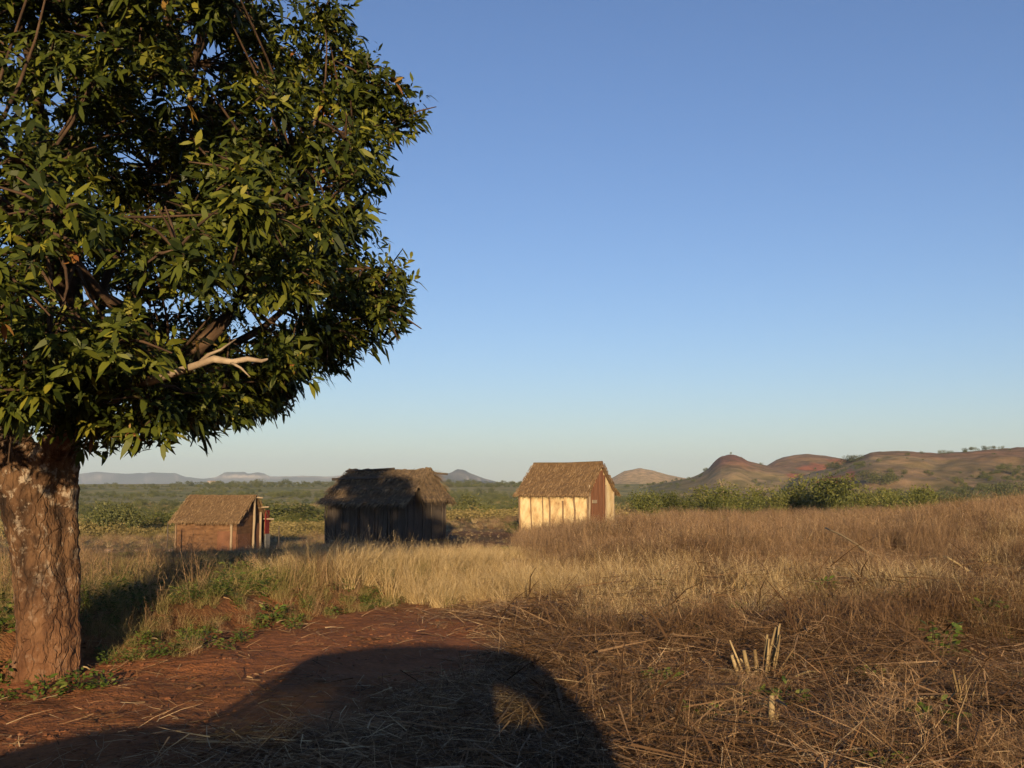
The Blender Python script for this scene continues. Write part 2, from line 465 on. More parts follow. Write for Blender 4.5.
def build_terrain():
    ang = np.concatenate([np.radians(np.linspace(-180, -46, 60, endpoint=False)), np.radians(np.linspace(-46, 46, 620, endpoint=False)), np.radians(np.linspace(46, 180, 60, endpoint=False))])
    rad = np.sort(np.concatenate([[0.01], np.geomspace(1.0, 14000, 430), np.linspace(5600, 6350, 34), np.linspace(230, 800, 60)]))
    A, R = np.meshgrid(ang, rad, indexing='xy')
    X, Y = np.sin(A) * R, np.cos(A) * R
    Z = ground(X, Y)
    nr, na = A.shape
    V = np.stack([X.ravel(), Y.ravel(), Z.ravel()], 1)
    i = np.arange(nr - 1)[:, None]; j = np.arange(na)[None, :]
    j2 = (j + 1) % na
    Q = np.stack([(i * na + j), (i * na + j2), ((i + 1) * na + j2), ((i + 1) * na + j)], -1).reshape(-1, 4)[:, ::-1]
    x, y, z = X.ravel(), Y.ravel(), Z.ravel()
    r = np.hypot(x, y)
    soil = np.array([0.152, 0.0722, 0.0342]); straw = np.array([0.182, 0.114, 0.057]); red = np.array([0.275, 0.112, 0.05])
    n0 = fbm(x * .5, y * .5, 31)
    c = soil[None] + (straw - soil)[None] * sstep(.35, .65, n0)[:, None]
    pm = np.clip(np.maximum(path_mask(x, y), dirt_mask(x, y) * .85), 0, 1)[:, None]
    c = c * (1 - pm) + red[None] * pm
    # plain: straw fields and green scrub in bands
    grn = np.array([0.0988, 0.0988, 0.0342]); fld = np.array([0.251, 0.19, 0.0912]); brn = np.array([0.228, 0.156, 0.0874]); rd = np.array([0.228, 0.118, 0.0722])
    az = x / np.maximum(y, 1)
    g1 = fbm(x / 45, y / 26, 51); g2 = fbm(x / 190, y / 90, 52)
    gmix = sstep(.44, .58, .5 * g1 + .5 * g2)
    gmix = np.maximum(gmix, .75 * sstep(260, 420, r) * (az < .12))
    pc = fld[None] * (1 - gmix[:, None]) + grn[None] * gmix[:, None]
    w = sstep(40, 75, r)[:, None]
    c = c * (1 - w) + pc * w
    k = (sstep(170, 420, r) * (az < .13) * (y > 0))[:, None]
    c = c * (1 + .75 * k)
    # right-hand hills: brown and red earth, grass and scrub patches
    hw = sstep(.13, .2, az) * sstep(180, 320, r) * (y > 0)
    h1 = fbm(x / 70, y / 40, 61); h2 = fbm(x / 22, y / 16, 62); h3 = fbm(x / 150, y / 60, 63)
    hc = brn[None] * np.ones((len(x), 1))
    k = sstep(.52, .66, h3)[:, None]; hc = hc * (1 - k) + np.array([.27, .2, .105])[None] * k
    top = sstep(8, 17, z)[:, None] * sstep(.2, .5, h1)[:, None]; hc = hc * (1 - top * .6) + rd[None] * top * .6
    k = (sstep(.46, .6, .6 * h2 + .4 * h1) * (.55 + .45 * sstep(14, 2, z)))[:, None]; hc = hc * (1 - k * .55) + np.array([.105, .095, .042])[None] * k * .55
    k = (sstep(26 / F, 12 / F, np.abs(az - tan_dir(731, 462)[0])) * sstep(600, 650, y) * sstep(6, 12, z) * .8)[:, None]; hc = hc * (1 - k) + np.array([.2, .09, .06])[None] * k
    # raw red erosion scars
    for (px, py, sx_, sy_, _y) in ((797, 476, 9, 5, 330), (815, 468, 20, 3.5, 420), (845, 463, 22, 3, 460), (790, 487, 4, 7, 260), (838, 482, 5, 4, 300), (850, 474, 4, 5, 340), (826, 481, 8, 3, 320)):
        tx, tz = tan_dir(px, py)
        ys = np.arange(120., 900., 3.)
        hit = np.nonzero(CAMZ + tz * ys <= ground(tx * ys, ys))[0]
        Y0 = ys[hit[0]] if len(hit) else 400.
        d = ((az - tx) / (sx_ / F)) ** 2 + ((y - Y0) / (7 + 3.5 * sy_)) ** 2 + (h2 - .5) * 3
        k = .85 * sstep(1.3, .5, d)[:, None]; hc = hc * (1 - k) + np.array([.3, .105, .055])[None] * k
    hw = hw[:, None]
    c = c * (1 - hw) + hc * hw
    # far hills and mesas: grey brown with pale rock ledges
    fw = (sstep(1250, 1400, r) * sstep(-18, -4, z))[:, None]
    led = (sstep(.42, .6, fbm(x / 420, z / 26, 72)) * (.35 + .65 * sstep(.4, .6, vnoise(z / 6, x / 900, 71))))[:, None] * (z > 18)[:, None]
    fc = (np.array([.085, .068, .052])[None] * (.6 + .8 * fbm(x / 220, y / 300, 73))[:, None]) * (1 - led) + np.array([.4, .33, .27])[None] * led
    nearpale = (sstep(1900, 1700, r))[:, None]
    fc = fc * (1 - nearpale) + np.array([.42, .29, .15])[None] * nearpale
    c = c * (1 - fw) + fc * fw
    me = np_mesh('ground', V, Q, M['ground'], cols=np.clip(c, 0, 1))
    g = link('ground', me)
    tag(g, kind='structure')
    return g


build_terrain()

# ------------------------------------------------------------------ instanced stuff
def scatter(name, pts, rot, scl, vid, variants):
    """One object: every tuft of a kind that nobody could count."""
    coll = bpy.data.collections.new(name + ' variants')
    for k, me in enumerate(variants):
        o = bpy.data.objects.new('%s_variant_%02d' % (name, k), me); coll.objects.link(o)
    me = bpy.data.meshes.new(name)
    me.vertices.add(len(pts)); me.vertices.foreach_set('co', np.asarray(pts, np.float32).ravel())
    a = me.attributes.new('rot', 'FLOAT_VECTOR', 'POINT'); a.data.foreach_set('vector', np.asarray(rot, np.float32).ravel())
    a = me.attributes.new('scl', 'FLOAT_VECTOR', 'POINT'); a.data.foreach_set('vector', np.asarray(scl, np.float32).ravel())
    a = me.attributes.new('vid', 'INT', 'POINT'); a.data.foreach_set('value', np.asarray(vid, np.int32))
    o = link(name, me)
    tag(o, kind='stuff')
    ng = bpy.data.node_groups.new(name + ' scatter', 'GeometryNodeTree')
    ng.interface.new_socket('Geometry', in_out='INPUT', socket_type='NodeSocketGeometry')
    ng.interface.new_socket('Geometry', in_out='OUTPUT', socket_type='NodeSocketGeometry')
    N = ng.nodes.new; L = ng.links.new
    gi, go = N('NodeGroupInput'), N('NodeGroupOutput')
    ip = N('GeometryNodeInstanceOnPoints'); ci = N('GeometryNodeCollectionInfo')
    ci.inputs['Collection'].default_value = coll
    ci.inputs['Separate Children'].default_value = True; ci.inputs['Reset Children'].default_value = True
    ip.inputs['Pick Instance'].default_value = True

    def na(n, t):
        q = N('GeometryNodeInputNamedAttribute'); q.data_type = t; q.inputs['Name'].default_value = n
        return q.outputs['Attribute']
    er = N('FunctionNodeEulerToRotation')
    L(na('rot', 'FLOAT_VECTOR'), er.inputs[0]); L(er.outputs[0], ip.inputs['Rotation'])
    L(na('scl', 'FLOAT_VECTOR'), ip.inputs['Scale']); L(na('vid', 'INT'), ip.inputs['Instance Index'])
    L(gi.outputs[0], ip.inputs['Points']); L(ci.outputs[0], ip.inputs['Instance']); L(ip.outputs[0], go.inputs[0])
    md = o.modifiers.new('scatter', 'NODES'); md.node_group = ng
    return o


def rnd_dir():
    a = random.uniform(0, 2 * math.pi)
    return math.cos(a), math.sin(a)


def tuft_grass(n, h0, h1, spread, lean, arch, w, mat, seedhead=0.0, tone=(0, 1)):
    mb = MB()
    for _ in range(n):
        cx, cy = rnd_dir(); q = random.random() ** .5 * spread
        p = (cx * q, cy * q, -.04)
        dx, dy = rnd_dir(); l = random.uniform(0, lean)
        ln = random.uniform(h0, h1)
        d = Vector((dx * l + cx * lean * .4, dy * l + cy * lean * .4, 1)).normalized()
        side = Vector((-dy, dx, 0)) if random.random() < .5 else Vector((dx, dy, 0))
        bx = random.uniform(.2, 1) * arch * ln
        t = random.uniform(*tone)
        mb.blade(p, d, side, ln, w * random.uniform(.7, 1.4), (dx * bx, dy * bx, -bx * .45), 3, t)
        if random.random() < seedhead:
            e = Vector(p) + d * ln + Vector((dx * bx, dy * bx, -bx * .45))
            for k in range(5):
                ex, ey = rnd_dir()
                mb.blade(e - d * .035 * k, (dx * .6 + ex * .5, dy * .6 + ey * .5, .6), (ey, -ex, 0), random.uniform(.03, .09), .006, (0, 0, -.02), 1, min(1, t + .15))
    return mb.mesh('grass_tuft', mat)


def tuft_bush_grass(n, h0, h1, spread, mat):
    """Wiry brown stems with many short side twigs."""
    mb = MB()
    for _ in range(n):
        cx, cy = rnd_dir(); q = random.random() ** .5 * spread
        p = Vector((cx * q, cy * q, -.04)); dx, dy = rnd_dir()
        ln = random.uniform(h0, h1); l = random.uniform(0, .45)
        d = Vector((dx * l, dy * l, 1)).normalized(); bx = random.uniform(-.1, .22) * ln
        t = random.uniform(0, .8)
        mb.blade(p, d, (-dy, dx, 0), ln, random.uniform(.005, .009), (dx * bx, dy * bx, -abs(bx) * .3), 3, t)
        for k in range(random.randint(4, 8)):
            u = random.uniform(.3, 1)
            e = p + d * ln * u + Vector((dx * bx, dy * bx, -abs(bx) * .3)) * (u * u)
            ex, ey = rnd_dir()
            mb.blade(e, (ex, ey, random.uniform(.2, 1.3)), (ey, -ex, 0), random.uniform(.07, .22), random.uniform(.004, .008), (ex * .03, ey * .03, -.03), 2, min(1, t + random.uniform(-.1, .3)))
    return mb.mesh('grass_tuft', mat)


def tuft_litter(n, rad, hmax, l0, l1, mat, upright=.06):
    mb = MB()
    for _ in range(n):
        cx, cy = rnd_dir(); q = random.random() ** .5 * rad
        dx, dy = rnd_dir(); ln = random.uniform(l0, l1)
        tilt = random.gauss(0, .18) if random.random() > upright else random.uniform(.4, 1.2)
        z = random.uniform(-.01, hmax) * random.random()
        wv = random.uniform(.003, .010) if random.random() < .85 else random.uniform(.012, .02)
        side = Vector((-dy * .8, dx * .8, random.uniform(-.6, .6)))
        mb.blade((cx * q - dx * ln / 2, cy * q - dy * ln / 2, z), (dx, dy, tilt), side, ln, wv, (dy * random.uniform(-.1, .1), -dx * random.uniform(-.1, .1), -abs(tilt) * ln * .2), 2, random.random() ** 1.2)
    return mb.mesh('straw_litter', mat)


def leaf_np(P, D, U, L, Wd, droop, tone):
    """Many lance leaves: base P, direction D, face normal U, length L."""
    n = len(P)
    S = np.cross(D, U); S /= np.linalg.norm(S, axis=1, keepdims=True) + 1e-9
    dn = np.zeros((n, 3)); dn[:, 2] = -1
    L = L[:, None]; Wd = Wd[:, None]; droop = droop[:, None]
    def q(u): return P + D * L * u + dn * droop * L * u * u
    V = np.stack([q(0.), q(.35) - S * Wd * .5, q(.35) + S * Wd * .5, q(.7) - S * Wd * .42, q(.7) + S * Wd * .42, q(1.)], 1)
    V[:, 1:3] += (U * (L * .03))[:, None, :]
    base = (np.arange(n) * 6)[:, None]
    # quads; the two ends are degenerate-free: base fan and tip fan as quads
    Q = np.concatenate([base + np.array([[0, 2, 4, 3]]), base + np.array([[0, 3, 1, 1]])], 0)
    T = np.concatenate([base + np.array([[0, 2, 1]]), base + np.array([[1, 2, 4]]), base + np.array([[1, 4, 3]]), base + np.array([[3, 4, 5]])], 0)
    return V.reshape(-1, 3), T, np.repeat(tone, 6)


def unit(v):
    return v / (np.linalg.norm(v, axis=-1, keepdims=True) + 1e-9)


def shrub_mesh(seed, w, h, n, leaf, mat, name='shrub', lumps=9, stems=7):
    rs = np.random.default_rng(seed)
    cs = np.stack([rs.uniform(-.5, .5, lumps) * w * .75, rs.uniform(-.5, .5, lumps) * w * .75, rs.uniform(.3, .82, lumps) * h], 1)
    rr = rs.uniform(.16, .32, lumps) * min(w, h * 1.3)
    k = rs.integers(0, lumps, n)
    d = unit(rs.normal(size=(n, 3)))
    P = cs[k] + d * (rr[k] * rs.random(n) ** .4)[:, None]
    P[:, 2] = np.maximum(P[:, 2], .05 * h * rs.random(n))
    D = unit(d + rs.normal(size=(n, 3)) * .8 + np.array([0, 0, .25]))
    U = unit(rs.normal(size=(n, 3)) * .8 + d)
    V, T, t = leaf_np(P, D, U, leaf * rs.uniform(.6, 1.5, n), leaf * .45 * rs.uniform(.7, 1.3, n), rs.uniform(0, .4, n), np.clip(rs.random(lumps)[k] * .4 + rs.random(n) * .6, 0, 1))
    me = np_mesh(name, V, T, mat, attrs={'tone': t}, smooth=False)
    return me


def weed_mesh(seed, r, h, n, mat):
    rs = np.random.default_rng(seed)
    a = rs.uniform(0, 6.28, n); q = r * rs.random(n) ** .6
    P = np.stack([np.cos(a) * q * .6, np.sin(a) * q * .6, h * .8 * rs.random(n) ** 1.3], 1)
    D = unit(np.stack([np.cos(a), np.sin(a), rs.uniform(-.1, .9, n)], 1))
    U = unit(np.stack([rs.normal(size=n) * .5, rs.normal(size=n) * .5, np.ones(n)], 1))
    V, T, t = leaf_np(P, D, U, rs.uniform(.035, .075, n) * (1 + h), rs.uniform(.018, .035, n), rs.uniform(0, .4, n), rs.random(n))
    return np_mesh('weed', V, T, mat, attrs={'tone': t}, smooth=False)


# ------------------------------------------------------------------ mango trees
def mango(name, loc, label, crown_R, crown_C, z0, z1, n_clump, whorls, trunk_pts, seed, group=None, open_band=None, outline=None, extra=(), pale=None):
    rs = np.random.default_rng(seed); rd = random.Random(seed)
    root = empty(name, loc)
    tag(root, label, 'tree', group)
    tb = MB()
    for pts, rad in trunk_pts:
        tb.tube(pts, rad, 28)
    tr = tb.build('trunk', M['bark'], root, smooth=True)
    rm = tr.modifiers.new('fuse', 'REMESH'); rm.mode = 'VOXEL'; rm.voxel_size = .016; rm.use_smooth_shade = True
    tx = bpy.data.textures.new('bark relief', 'CLOUDS'); tx.noise_scale = .11; tx.noise_depth = 5
    dm = tr.modifiers.new('relief', 'DISPLACE'); dm.texture = tx; dm.strength = .06; dm.mid_level = .5
    # clump centres through the crown volume, denser towards its skin
    C, tries = [np.array(p) for p in extra], 0
    while len(C) < n_clump and tries < 200000:
        tries += 1
        z = rs.uniform(z0, z1)
        R = np.interp(z, *crown_R); cx, cy = crown_C(z)
        a = rs.uniform(0, 2 * math.pi); q = rs.random() ** .30
        lump = 1 + .14 * math.sin(3 * a + z * 1.7) + .10 * math.sin(5 * a - z * 2.3 + 1)
        p = np.array([cx + math.cos(a) * R * q * lump, cy + math.sin(a) * R * q * lump, z])
        if (open_band and open_band(p, q)) or (outline and not outline(p)):
            continue
        if any(np.sum((p - c) ** 2) < .41 ** 2 for c in C):
            continue
        C.append(p)
    C = np.array(C)
    # limbs: from the forks out to groups of clumps
    forks = [Vector(p) for p in [t[0][-1] for t in trunk_pts]]
    nl = 13
    seeds_ = C[rs.choice(len(C), nl, replace=False)]
    for _ in range(6):
        lab = np.argmin(((C[:, None] - seeds_[None]) ** 2).sum(-1), 1)
        seeds_ = np.array([C[lab == k].mean(0) if (lab == k).any() else seeds_[k] for k in range(nl)])
    for k in range(nl):
        mem = C[lab == k]
        if not len(mem):
            continue
        e = Vector(seeds_[k]); f = min(forks, key=lambda q: (q - e).length)
        mid = f.lerp(e, .5) + Vector((rd.uniform(-.5, .5), rd.uniform(0, .7), -.12 * (e - f).length + rd.uniform(-.1, .3)))
        lb = MB()
        cur = [(f * ((1 - u) ** 2) + mid * (2 * u * (1 - u)) + e * (u * u)) + Vector((rd.uniform(-.03, .03), rd.uniform(-.03, .03), rd.uniform(-.03, .03))) * (u > 0) for u in [i / 8 for i in range(9)]]
        r0 = .034 + .006 * math.sqrt(len(mem))
        lb.tube(cur, [r0 * (1 - .72 * i / 8) for i in range(9)], 10)
        for c in mem:
            c = Vector(c); st = min(cur[3:], key=lambda q: (q - c).length + rd.uniform(0, .35))
            ln_ = (c - st).length; m2 = st.lerp(c, .5) + Vector((rd.uniform(-.3, .3), rd.uniform(-.1, .4), rd.uniform(-.35, .1))) * min(1, ln_)
            tw = [(st * ((1 - v) ** 2) + m2 * (2 * v * (1 - v)) + c * (v * v)) for v in [i / 5 for i in range(6)]]
            lb.tube(tw, [.016 * (1 - .75 * i / 5) for i in range(6)], 6)
            for _ in range(5):
                ed = Vector((rd.gauss(0, 1), rd.gauss(0, 1), rd.gauss(.1, .8))).normalized() * rd.uniform(.2, .42)
                lb.tube([c - ed * .15, c + ed * .5 + Vector((0, 0, .03)), c + ed], [.013, .009, .005], 4, cap=False)
        lb.build('limb', M['limb_bark'], root, smooth=True)
    if pale:
        for pts, rad in pale:
            pb = MB(); pb.tube(pts, rad, 10); pb.build('bare_branch', M['pale_bark'], root, smooth=True)
    # leaf whorls
    axis0 = unit(C - np.array([[*crown_C(z), z - .8] for z in C[:, 2]]))
    nW = len(C) * whorls
    kk = np.repeat(np.arange(len(C)), whorls)
    off = unit(rs.normal(size=(nW, 3))) * (.40 * rs.random(nW) ** .42 * rs.uniform(.65, 1.2, len(C))[kk])[:, None]
    off[:, 2] *= .62
    WP = C[kk] + off
    WA = unit(axis0[kk] * .5 + unit(off) * .6 + rs.normal(size=(nW, 3)) * .3 + np.array([0, 0, .65]))
    nl_ = 9
    wk = np.repeat(np.arange(nW), nl_)
    n = len(wk)
    A = WA[wk]
    ref = unit(np.cross(A, rs.normal(size=(n, 3))))
    D = unit(ref * rs.uniform(.45, 1.1, n)[:, None] + A * rs.uniform(.0, 1.0, n)[:, None] + rs.normal(size=(n, 3)) * .25 + np.array([0, 0, -.12]))
    U = unit(A + rs.normal(size=(n, 3)) * .5 + np.array([0, 0, .4]) - D * .3)
    P = WP[wk] - A * (rs.random(n) * .12)[:, None] + D * .012
    Ls = rs.uniform(.055, .15, n) * rs.uniform(.8, 1.1, nW)[wk]
    tone = np.clip(.28 + .22 * rs.normal(size=nW)[wk] + .16 * rs.normal(size=n) + .05 * rs.normal(size=len(C))[kk][wk], 0, .86)
    flush = (rs.random(nW)[wk] < .016) & (rs.random(n) < .75)
    tone = np.where(flush, rs.uniform(.94, 1, n), tone)
    V, T, t = leaf_np(P, D, U, Ls, Ls * rs.uniform(.24, .36, n), rs.uniform(.0, .6, n), tone)
    link('crown', np_mesh('crown', V, T, M['leaf'], attrs={'tone': t}, smooth=False), root)
    return root


TB = Vector((-4.0, 9.15, 0.0)); TB.z = gz(TB.x, TB.y) - .02


def tl(px, py, dy=0.0):
    p = at(px, py, TB.y + dy)
    return p - TB


big_trunk = [
    ([(0 - .02, 0, -.25), (-.02, 0, .0), tl(47, 640), tl(43, 590), tl(38, 540), tl(30, 495), tl(14, 460), tl(-10, 425, .1), tl(-30, 395, .2)],
     [.32, .285, .245, .228, .232, .255, .24, .17, .07]),
    ([(.2, .05, -.25), (.19, .05, .02), tl(70, 640, .05), tl(70, 580, .05), tl(67, 530, .05), tl(65, 480, .05), tl(66, 440, .05), tl(76, 405, .1), tl(88, 370, .2)],
     [.12, .10, .09, .085, .09, .11, .125, .09, .05]),
    ([tl(40, 500, -.05), tl(45, 460, -.1), tl(70, 420, -.3), tl(130, 385, -.5), tl(180, 372, -.6)], [.12, .14, .11, .08, .06]),
]
crownR = ([1.8, 2.2, 2.6, 3.0, 3.5, 4.5, 5.1, 5.6, 6.2, 6.8, 7.4, 8.0, 8.6], [2.1, 2.8, 3.3, 3.5, 3.6, 3.5, 3.6, 2.9, 2.3, 1.8, 1.4, 1.0, .5])


def crownC(z):
    return -.12 - .95 * max(0, (z - 5) / 3.5), .1


def open_band(p, q):
    return (2.6 < p[2] < 4.7) and p[0] > -2.6 and q < .86 and rng.random() < .3


OUT_Y = [-400, -200, -60, 0, 30, 60, 85, 110, 128, 150, 180, 205, 230, 250, 270, 320, 345, 362, 385, 405, 425, 440]
OUT_X = [60, 150, 250, 322, 338, 360, 392, 418, 426, 380, 386, 374, 374, 396, 412, 410, 380, 345, 305, 292, 280, 170]


def crown_outline(p):
    """Keeps the crown to the silhouette this tree has."""
    w = Vector(p) + TB
    if w.y < 4:
        return False
    for k in range(7):          # leaves keep clear of the bare branch
        if (Vector(p) - tl(180 + 14 * k, 366 - k, -2.65)).length < .4:
            return False
    zz = (w.z - CAMZ)
    yy = w.y * math.cos(PITCH) + zz * math.sin(PITCH)
    uu = -w.y * math.sin(PITCH) + zz * math.cos(PITCH)
    x, y = 512 + F * w.x / yy, 384 - F * uu / yy
    m = F * .2 / yy
    if 170 < x < 280 and 335 < y < 385 and w.y < 6.6:
        return False
    return x + m < np.interp(y, OUT_Y, OUT_X) and x + m * .5 < np.interp(y + m * .5, OUT_Y, OUT_X) and y + m < np.interp(x, [0, 110, 170, 260], [434, 440, 440, 425])


bare_branches = [([tl(120, 392, -1.2), tl(155, 380, -2.1), tl(180, 371, -2.45), tl(200, 364, -2.6), tl(214, 359, -2.6), tl(232, 362, -2.65), tl(247, 359, -2.6), tl(262, 361, -2.6), tl(268, 359, -2.6)],
                  [.03, .028, .026, .022, .024, .018, .017, .012, .006]),
                 ([tl(196, 366, -2.55), tl(208, 355, -2.6), tl(220, 350, -2.55), tl(236, 339, -2.5)], [.014, .012, .008, .004]),
                 ([tl(230, 362, -2.65), tl(241, 368, -2.7), tl(250, 377, -2.7)], [.01, .007, .003])]
# the boughs that stand out to the right of the crown
sprays = [tuple(at(px - 16, py - 6, TB.y + dy) - TB) for px, py, dy in ((405, 112, .1), (388, 92, -.3), (372, 78, .3), (416, 128, -.1), (380, 118, .5), (360, 60, 0), (345, 40, .4), (340, 20, -.3), (355, 100, -.5),
    (396, 292, .1), (380, 275, -.3), (398, 315, -.2), (378, 325, .3), (360, 345, .1), (372, 300, .5), (345, 335, -.5), (362, 250, .2), (366, 215, -.2), (372, 180, .2),
    (330, 362, .2), (300, 378, -.2), (275, 398, .2), (250, 405, -.3), (225, 412, .3), (262, 385, .5), (205, 418, -.2), (160, 425, .2), (120, 428, -.3), (310, 350, .6), (36, 351, -2.0), (76, 341, -2.2), (116, 351, -2.0), (150, 352, -2.2), (56, 388, -1.8), (100, 392, -1.8), (140, 402, -1.6), (30, 415, -1.6), (76, 420, -1.5), (112, 424, -1.3), (170, 408, -1.9), (205, 402, -1.7), (240, 396, -1.2))]
mango('mango_tree', TB, 'large mango tree with a forked mottled trunk beside the red track', crownR, crownC, 1.85, 8.6, 530, 42, big_trunk, 5, None, open_band, crown_outline, sprays, bare_branches)

T2 = Vector((-10.6, 9.6, 0)); T2.z = gz(T2.x, T2.y)
mango('mango_tree', T2, 'low mango tree whose shadow falls before the reddish hut', ([1.2, 2, 3, 4, 4.7, 5.1], [1.4, 2.8, 3.2, 3.1, 2.4, 1.0]), lambda z: (0, 0), 1.4, 4.9, 120, 12,
      [([(0, 0, -.2), (0, 0, .5), (.1, 0, 1.3), (.3, .1, 2.2)], [.22, .18, .17, .12]), ([(0, 0, .5), (-.25, .1, 1.3), (-.7, .1, 2.3)], [.14, .12, .1])], 9)

# ------------------------------------------------------------------ huts
def solve_hut(Y, xfl, xfr, xbr, ratio):
    """Width and yaw of a hut whose nearest corner stands at depth Y under photo column xfr."""
    best = None
    FR = Vector((tan_dir(xfr, 520)[0] * Y, Y))
    for i in range(5, 80):
        ps = -math.radians(i)
        e1, e2 = Vector((math.cos(ps), math.sin(ps))), Vector((-math.sin(ps), math.cos(ps)))
        for wd in np.arange(1.5, 6, .05):
            fl = FR - e1 * wd; br = FR + e2 * wd * ratio
            err = abs(512 + F * fl.x / fl.y - xfl) + abs(512 + F * br.x / br.y - xbr)
            if best is None or err < best[0]:
                best = (err, wd, ps, FR - e1 * wd / 2 + e2 * wd * ratio / 2)
    c = best[3]; print('HUT', xfr, 'base y wanted; ground at front corner', 384 - 0, [round(v, 2) for v in (best[0], best[1], math.degrees(best[2]))], 'y=', round(HORIZ + F * (CAMZ - gz(FR.x, FR.y)) / Y, 1))
    return best[1], best[1] * ratio, best[2], c


def thatch_slope(mb, p0, p1, q0, q1, thick, n_straw, rough=.03, sag=.05, bed=1, straw=0, hang=.2):
    """Thatch between eave p0-p1 and ridge q0-q1: a lumpy bed under loose straws."""
    p0, p1, q0, q1 = map(Vector, (p0, p1, q0, q1))
    nrm = (p1 - p0).cross(q0 - p0).normalized()
    if nrm.z < 0:
        nrm = -nrm
    nu, nv = 22, 10

    def S(u, v):
        p = p0.lerp(p1, u).lerp(q0.lerp(q1, u), v)
        return p - Vector((0, 0, sag * math.sin(math.pi * v) + sag * .6 * math.sin(math.pi * u)))
    top, bot = [], []
    for j in range(nv + 1):
        for i in range(nu + 1):
            p = S(i / nu, j / nv)
            top.append(p + nrm * (thick + random.uniform(-rough, rough)))
            bot.append(p)
    vs = top + bot; k = len(top); fs = []
    for j in range(nv):
        for i in range(nu):
            a = j * (nu + 1) + i
            fs.append((a, a + 1, a + nu + 2, a + nu + 1)); fs.append((k + a, k + a + nu + 1, k + a + nu + 2, k + a + 1))
    for i in range(nu):
        fs.append((i, k + i, k + i + 1, i + 1)); a = nv * (nu + 1) + i; fs.append((a, a + 1, k + a + 1, k + a))
    for j in range(nv):
        a = j * (nu + 1); c = a + nu + 1
        fs.append((a, c, k + c, k + a)); a += nu; c += nu; fs.append((a, k + a, k + c, c))
    mb.add(vs, fs, .5, bed)
    down = (p0.lerp(p1, .5) - q0.lerp(q1, .5)).normalized(); along = (p1 - p0).normalized()
    for _ in range(n_straw):
        u = random.uniform(-.015, 1.015); v = random.uniform(-.02, 1)
        if random.random() < .22:
            v = random.uniform(-.03, .04)
        if random.random() < .15:
            u = random.choice((random.uniform(-.03, .02), random.uniform(.98, 1.03)))
        p = S(u, v) + nrm * (thick + random.uniform(-.02, .03))
        d = (down + along * random.gauss(0, .16) + nrm * random.uniform(-.05, .09)).normalized()
        ln = random.uniform(.12, .4) if v > .06 else random.uniform(.06, hang)
        mb.blade(p, d, along, ln, random.uniform(.012, .03), -nrm * random.uniform(0, .05), 1, random.random(), straw)


def rough_box(mb, x0, x1, y0, y1, z0, z1, nx, nz, jit, side, mat=0):
    """One wall panel with an uneven surface, thick in y or x."""
    vs, fs = [], []
    for layer in (0, 1):
        for j in range(nz + 1):
            for i in range(nx + 1):
                u = i / nx; z = z0 + (z1 - z0) * j / nz
                e = random.uniform(-jit, jit) if 0 < i < nx else 0
                if side == 'x':   # panel runs along x
                    vs.append((x0 + (x1 - x0) * u, (y0 if layer == 0 else y1) + e, z))
                else:
                    vs.append(((x0 if layer == 0 else x1) + e, y0 + (y1 - y0) * u, z))
    k = (nx + 1) * (nz + 1)
    for j in range(nz):
        for i in range(nx):
            a = j * (nx + 1) + i
            fs.append((a, a + 1, a + nx + 2, a + nx + 1)); fs.append((k + a, k + a + nx + 1, k + a + nx + 2, k + a + 1))
    for i in range(nx):
        a = nz * (nx + 1) + i; fs.append((a, a + 1, k + a + 1, k + a)); fs.append((i, k + i, k + i + 1, i + 1))
    for j in range(nz):
        a = j * (nx + 1); c = a + nx + 1; fs.append((a, c, k + c, k + a)); a += nx; c += nx; fs.append((a, k + a, k + c, c))
    mb.add(vs, fs, .5, mat)


def gable_prism(mb, x0, x1, y0, y1, z0, zr, mat=0):
    ym = (y0 + y1) / 2
    mb.add([(x0, y0, z0), (x0, y1, z0), (x0, ym, zr), (x1, y0, z0), (x1, y1, z0), (x1, ym, zr)],
           [(0, 2, 1), (3, 4, 5), (0, 1, 4, 3), (1, 2, 5, 4), (2, 0, 3, 5)], .5, mat)


def pole(parent, name, a, b, r, mat, wob=.012):
    mb = MB(); a, b = Vector(a), Vector(b)
    pts = [a.lerp(b, i / 5) + Vector((random.uniform(-wob, wob), random.uniform(-wob, wob), 0)) * (0 < i < 5) for i in range(6)]
    mb.tube(pts, [r * random.uniform(.85, 1.1) for _ in pts], 8)
    return mb.build(name, mat, parent, smooth=True)


def hut_heights(base_y, eave_y, ridge_y, Y, zg, D, ps):
    ze = at(512, eave_y, Y).z - zg
    zr = at(512, ridge_y, Y + D * .5 * math.cos(ps)).z - zg
    return ze, zr


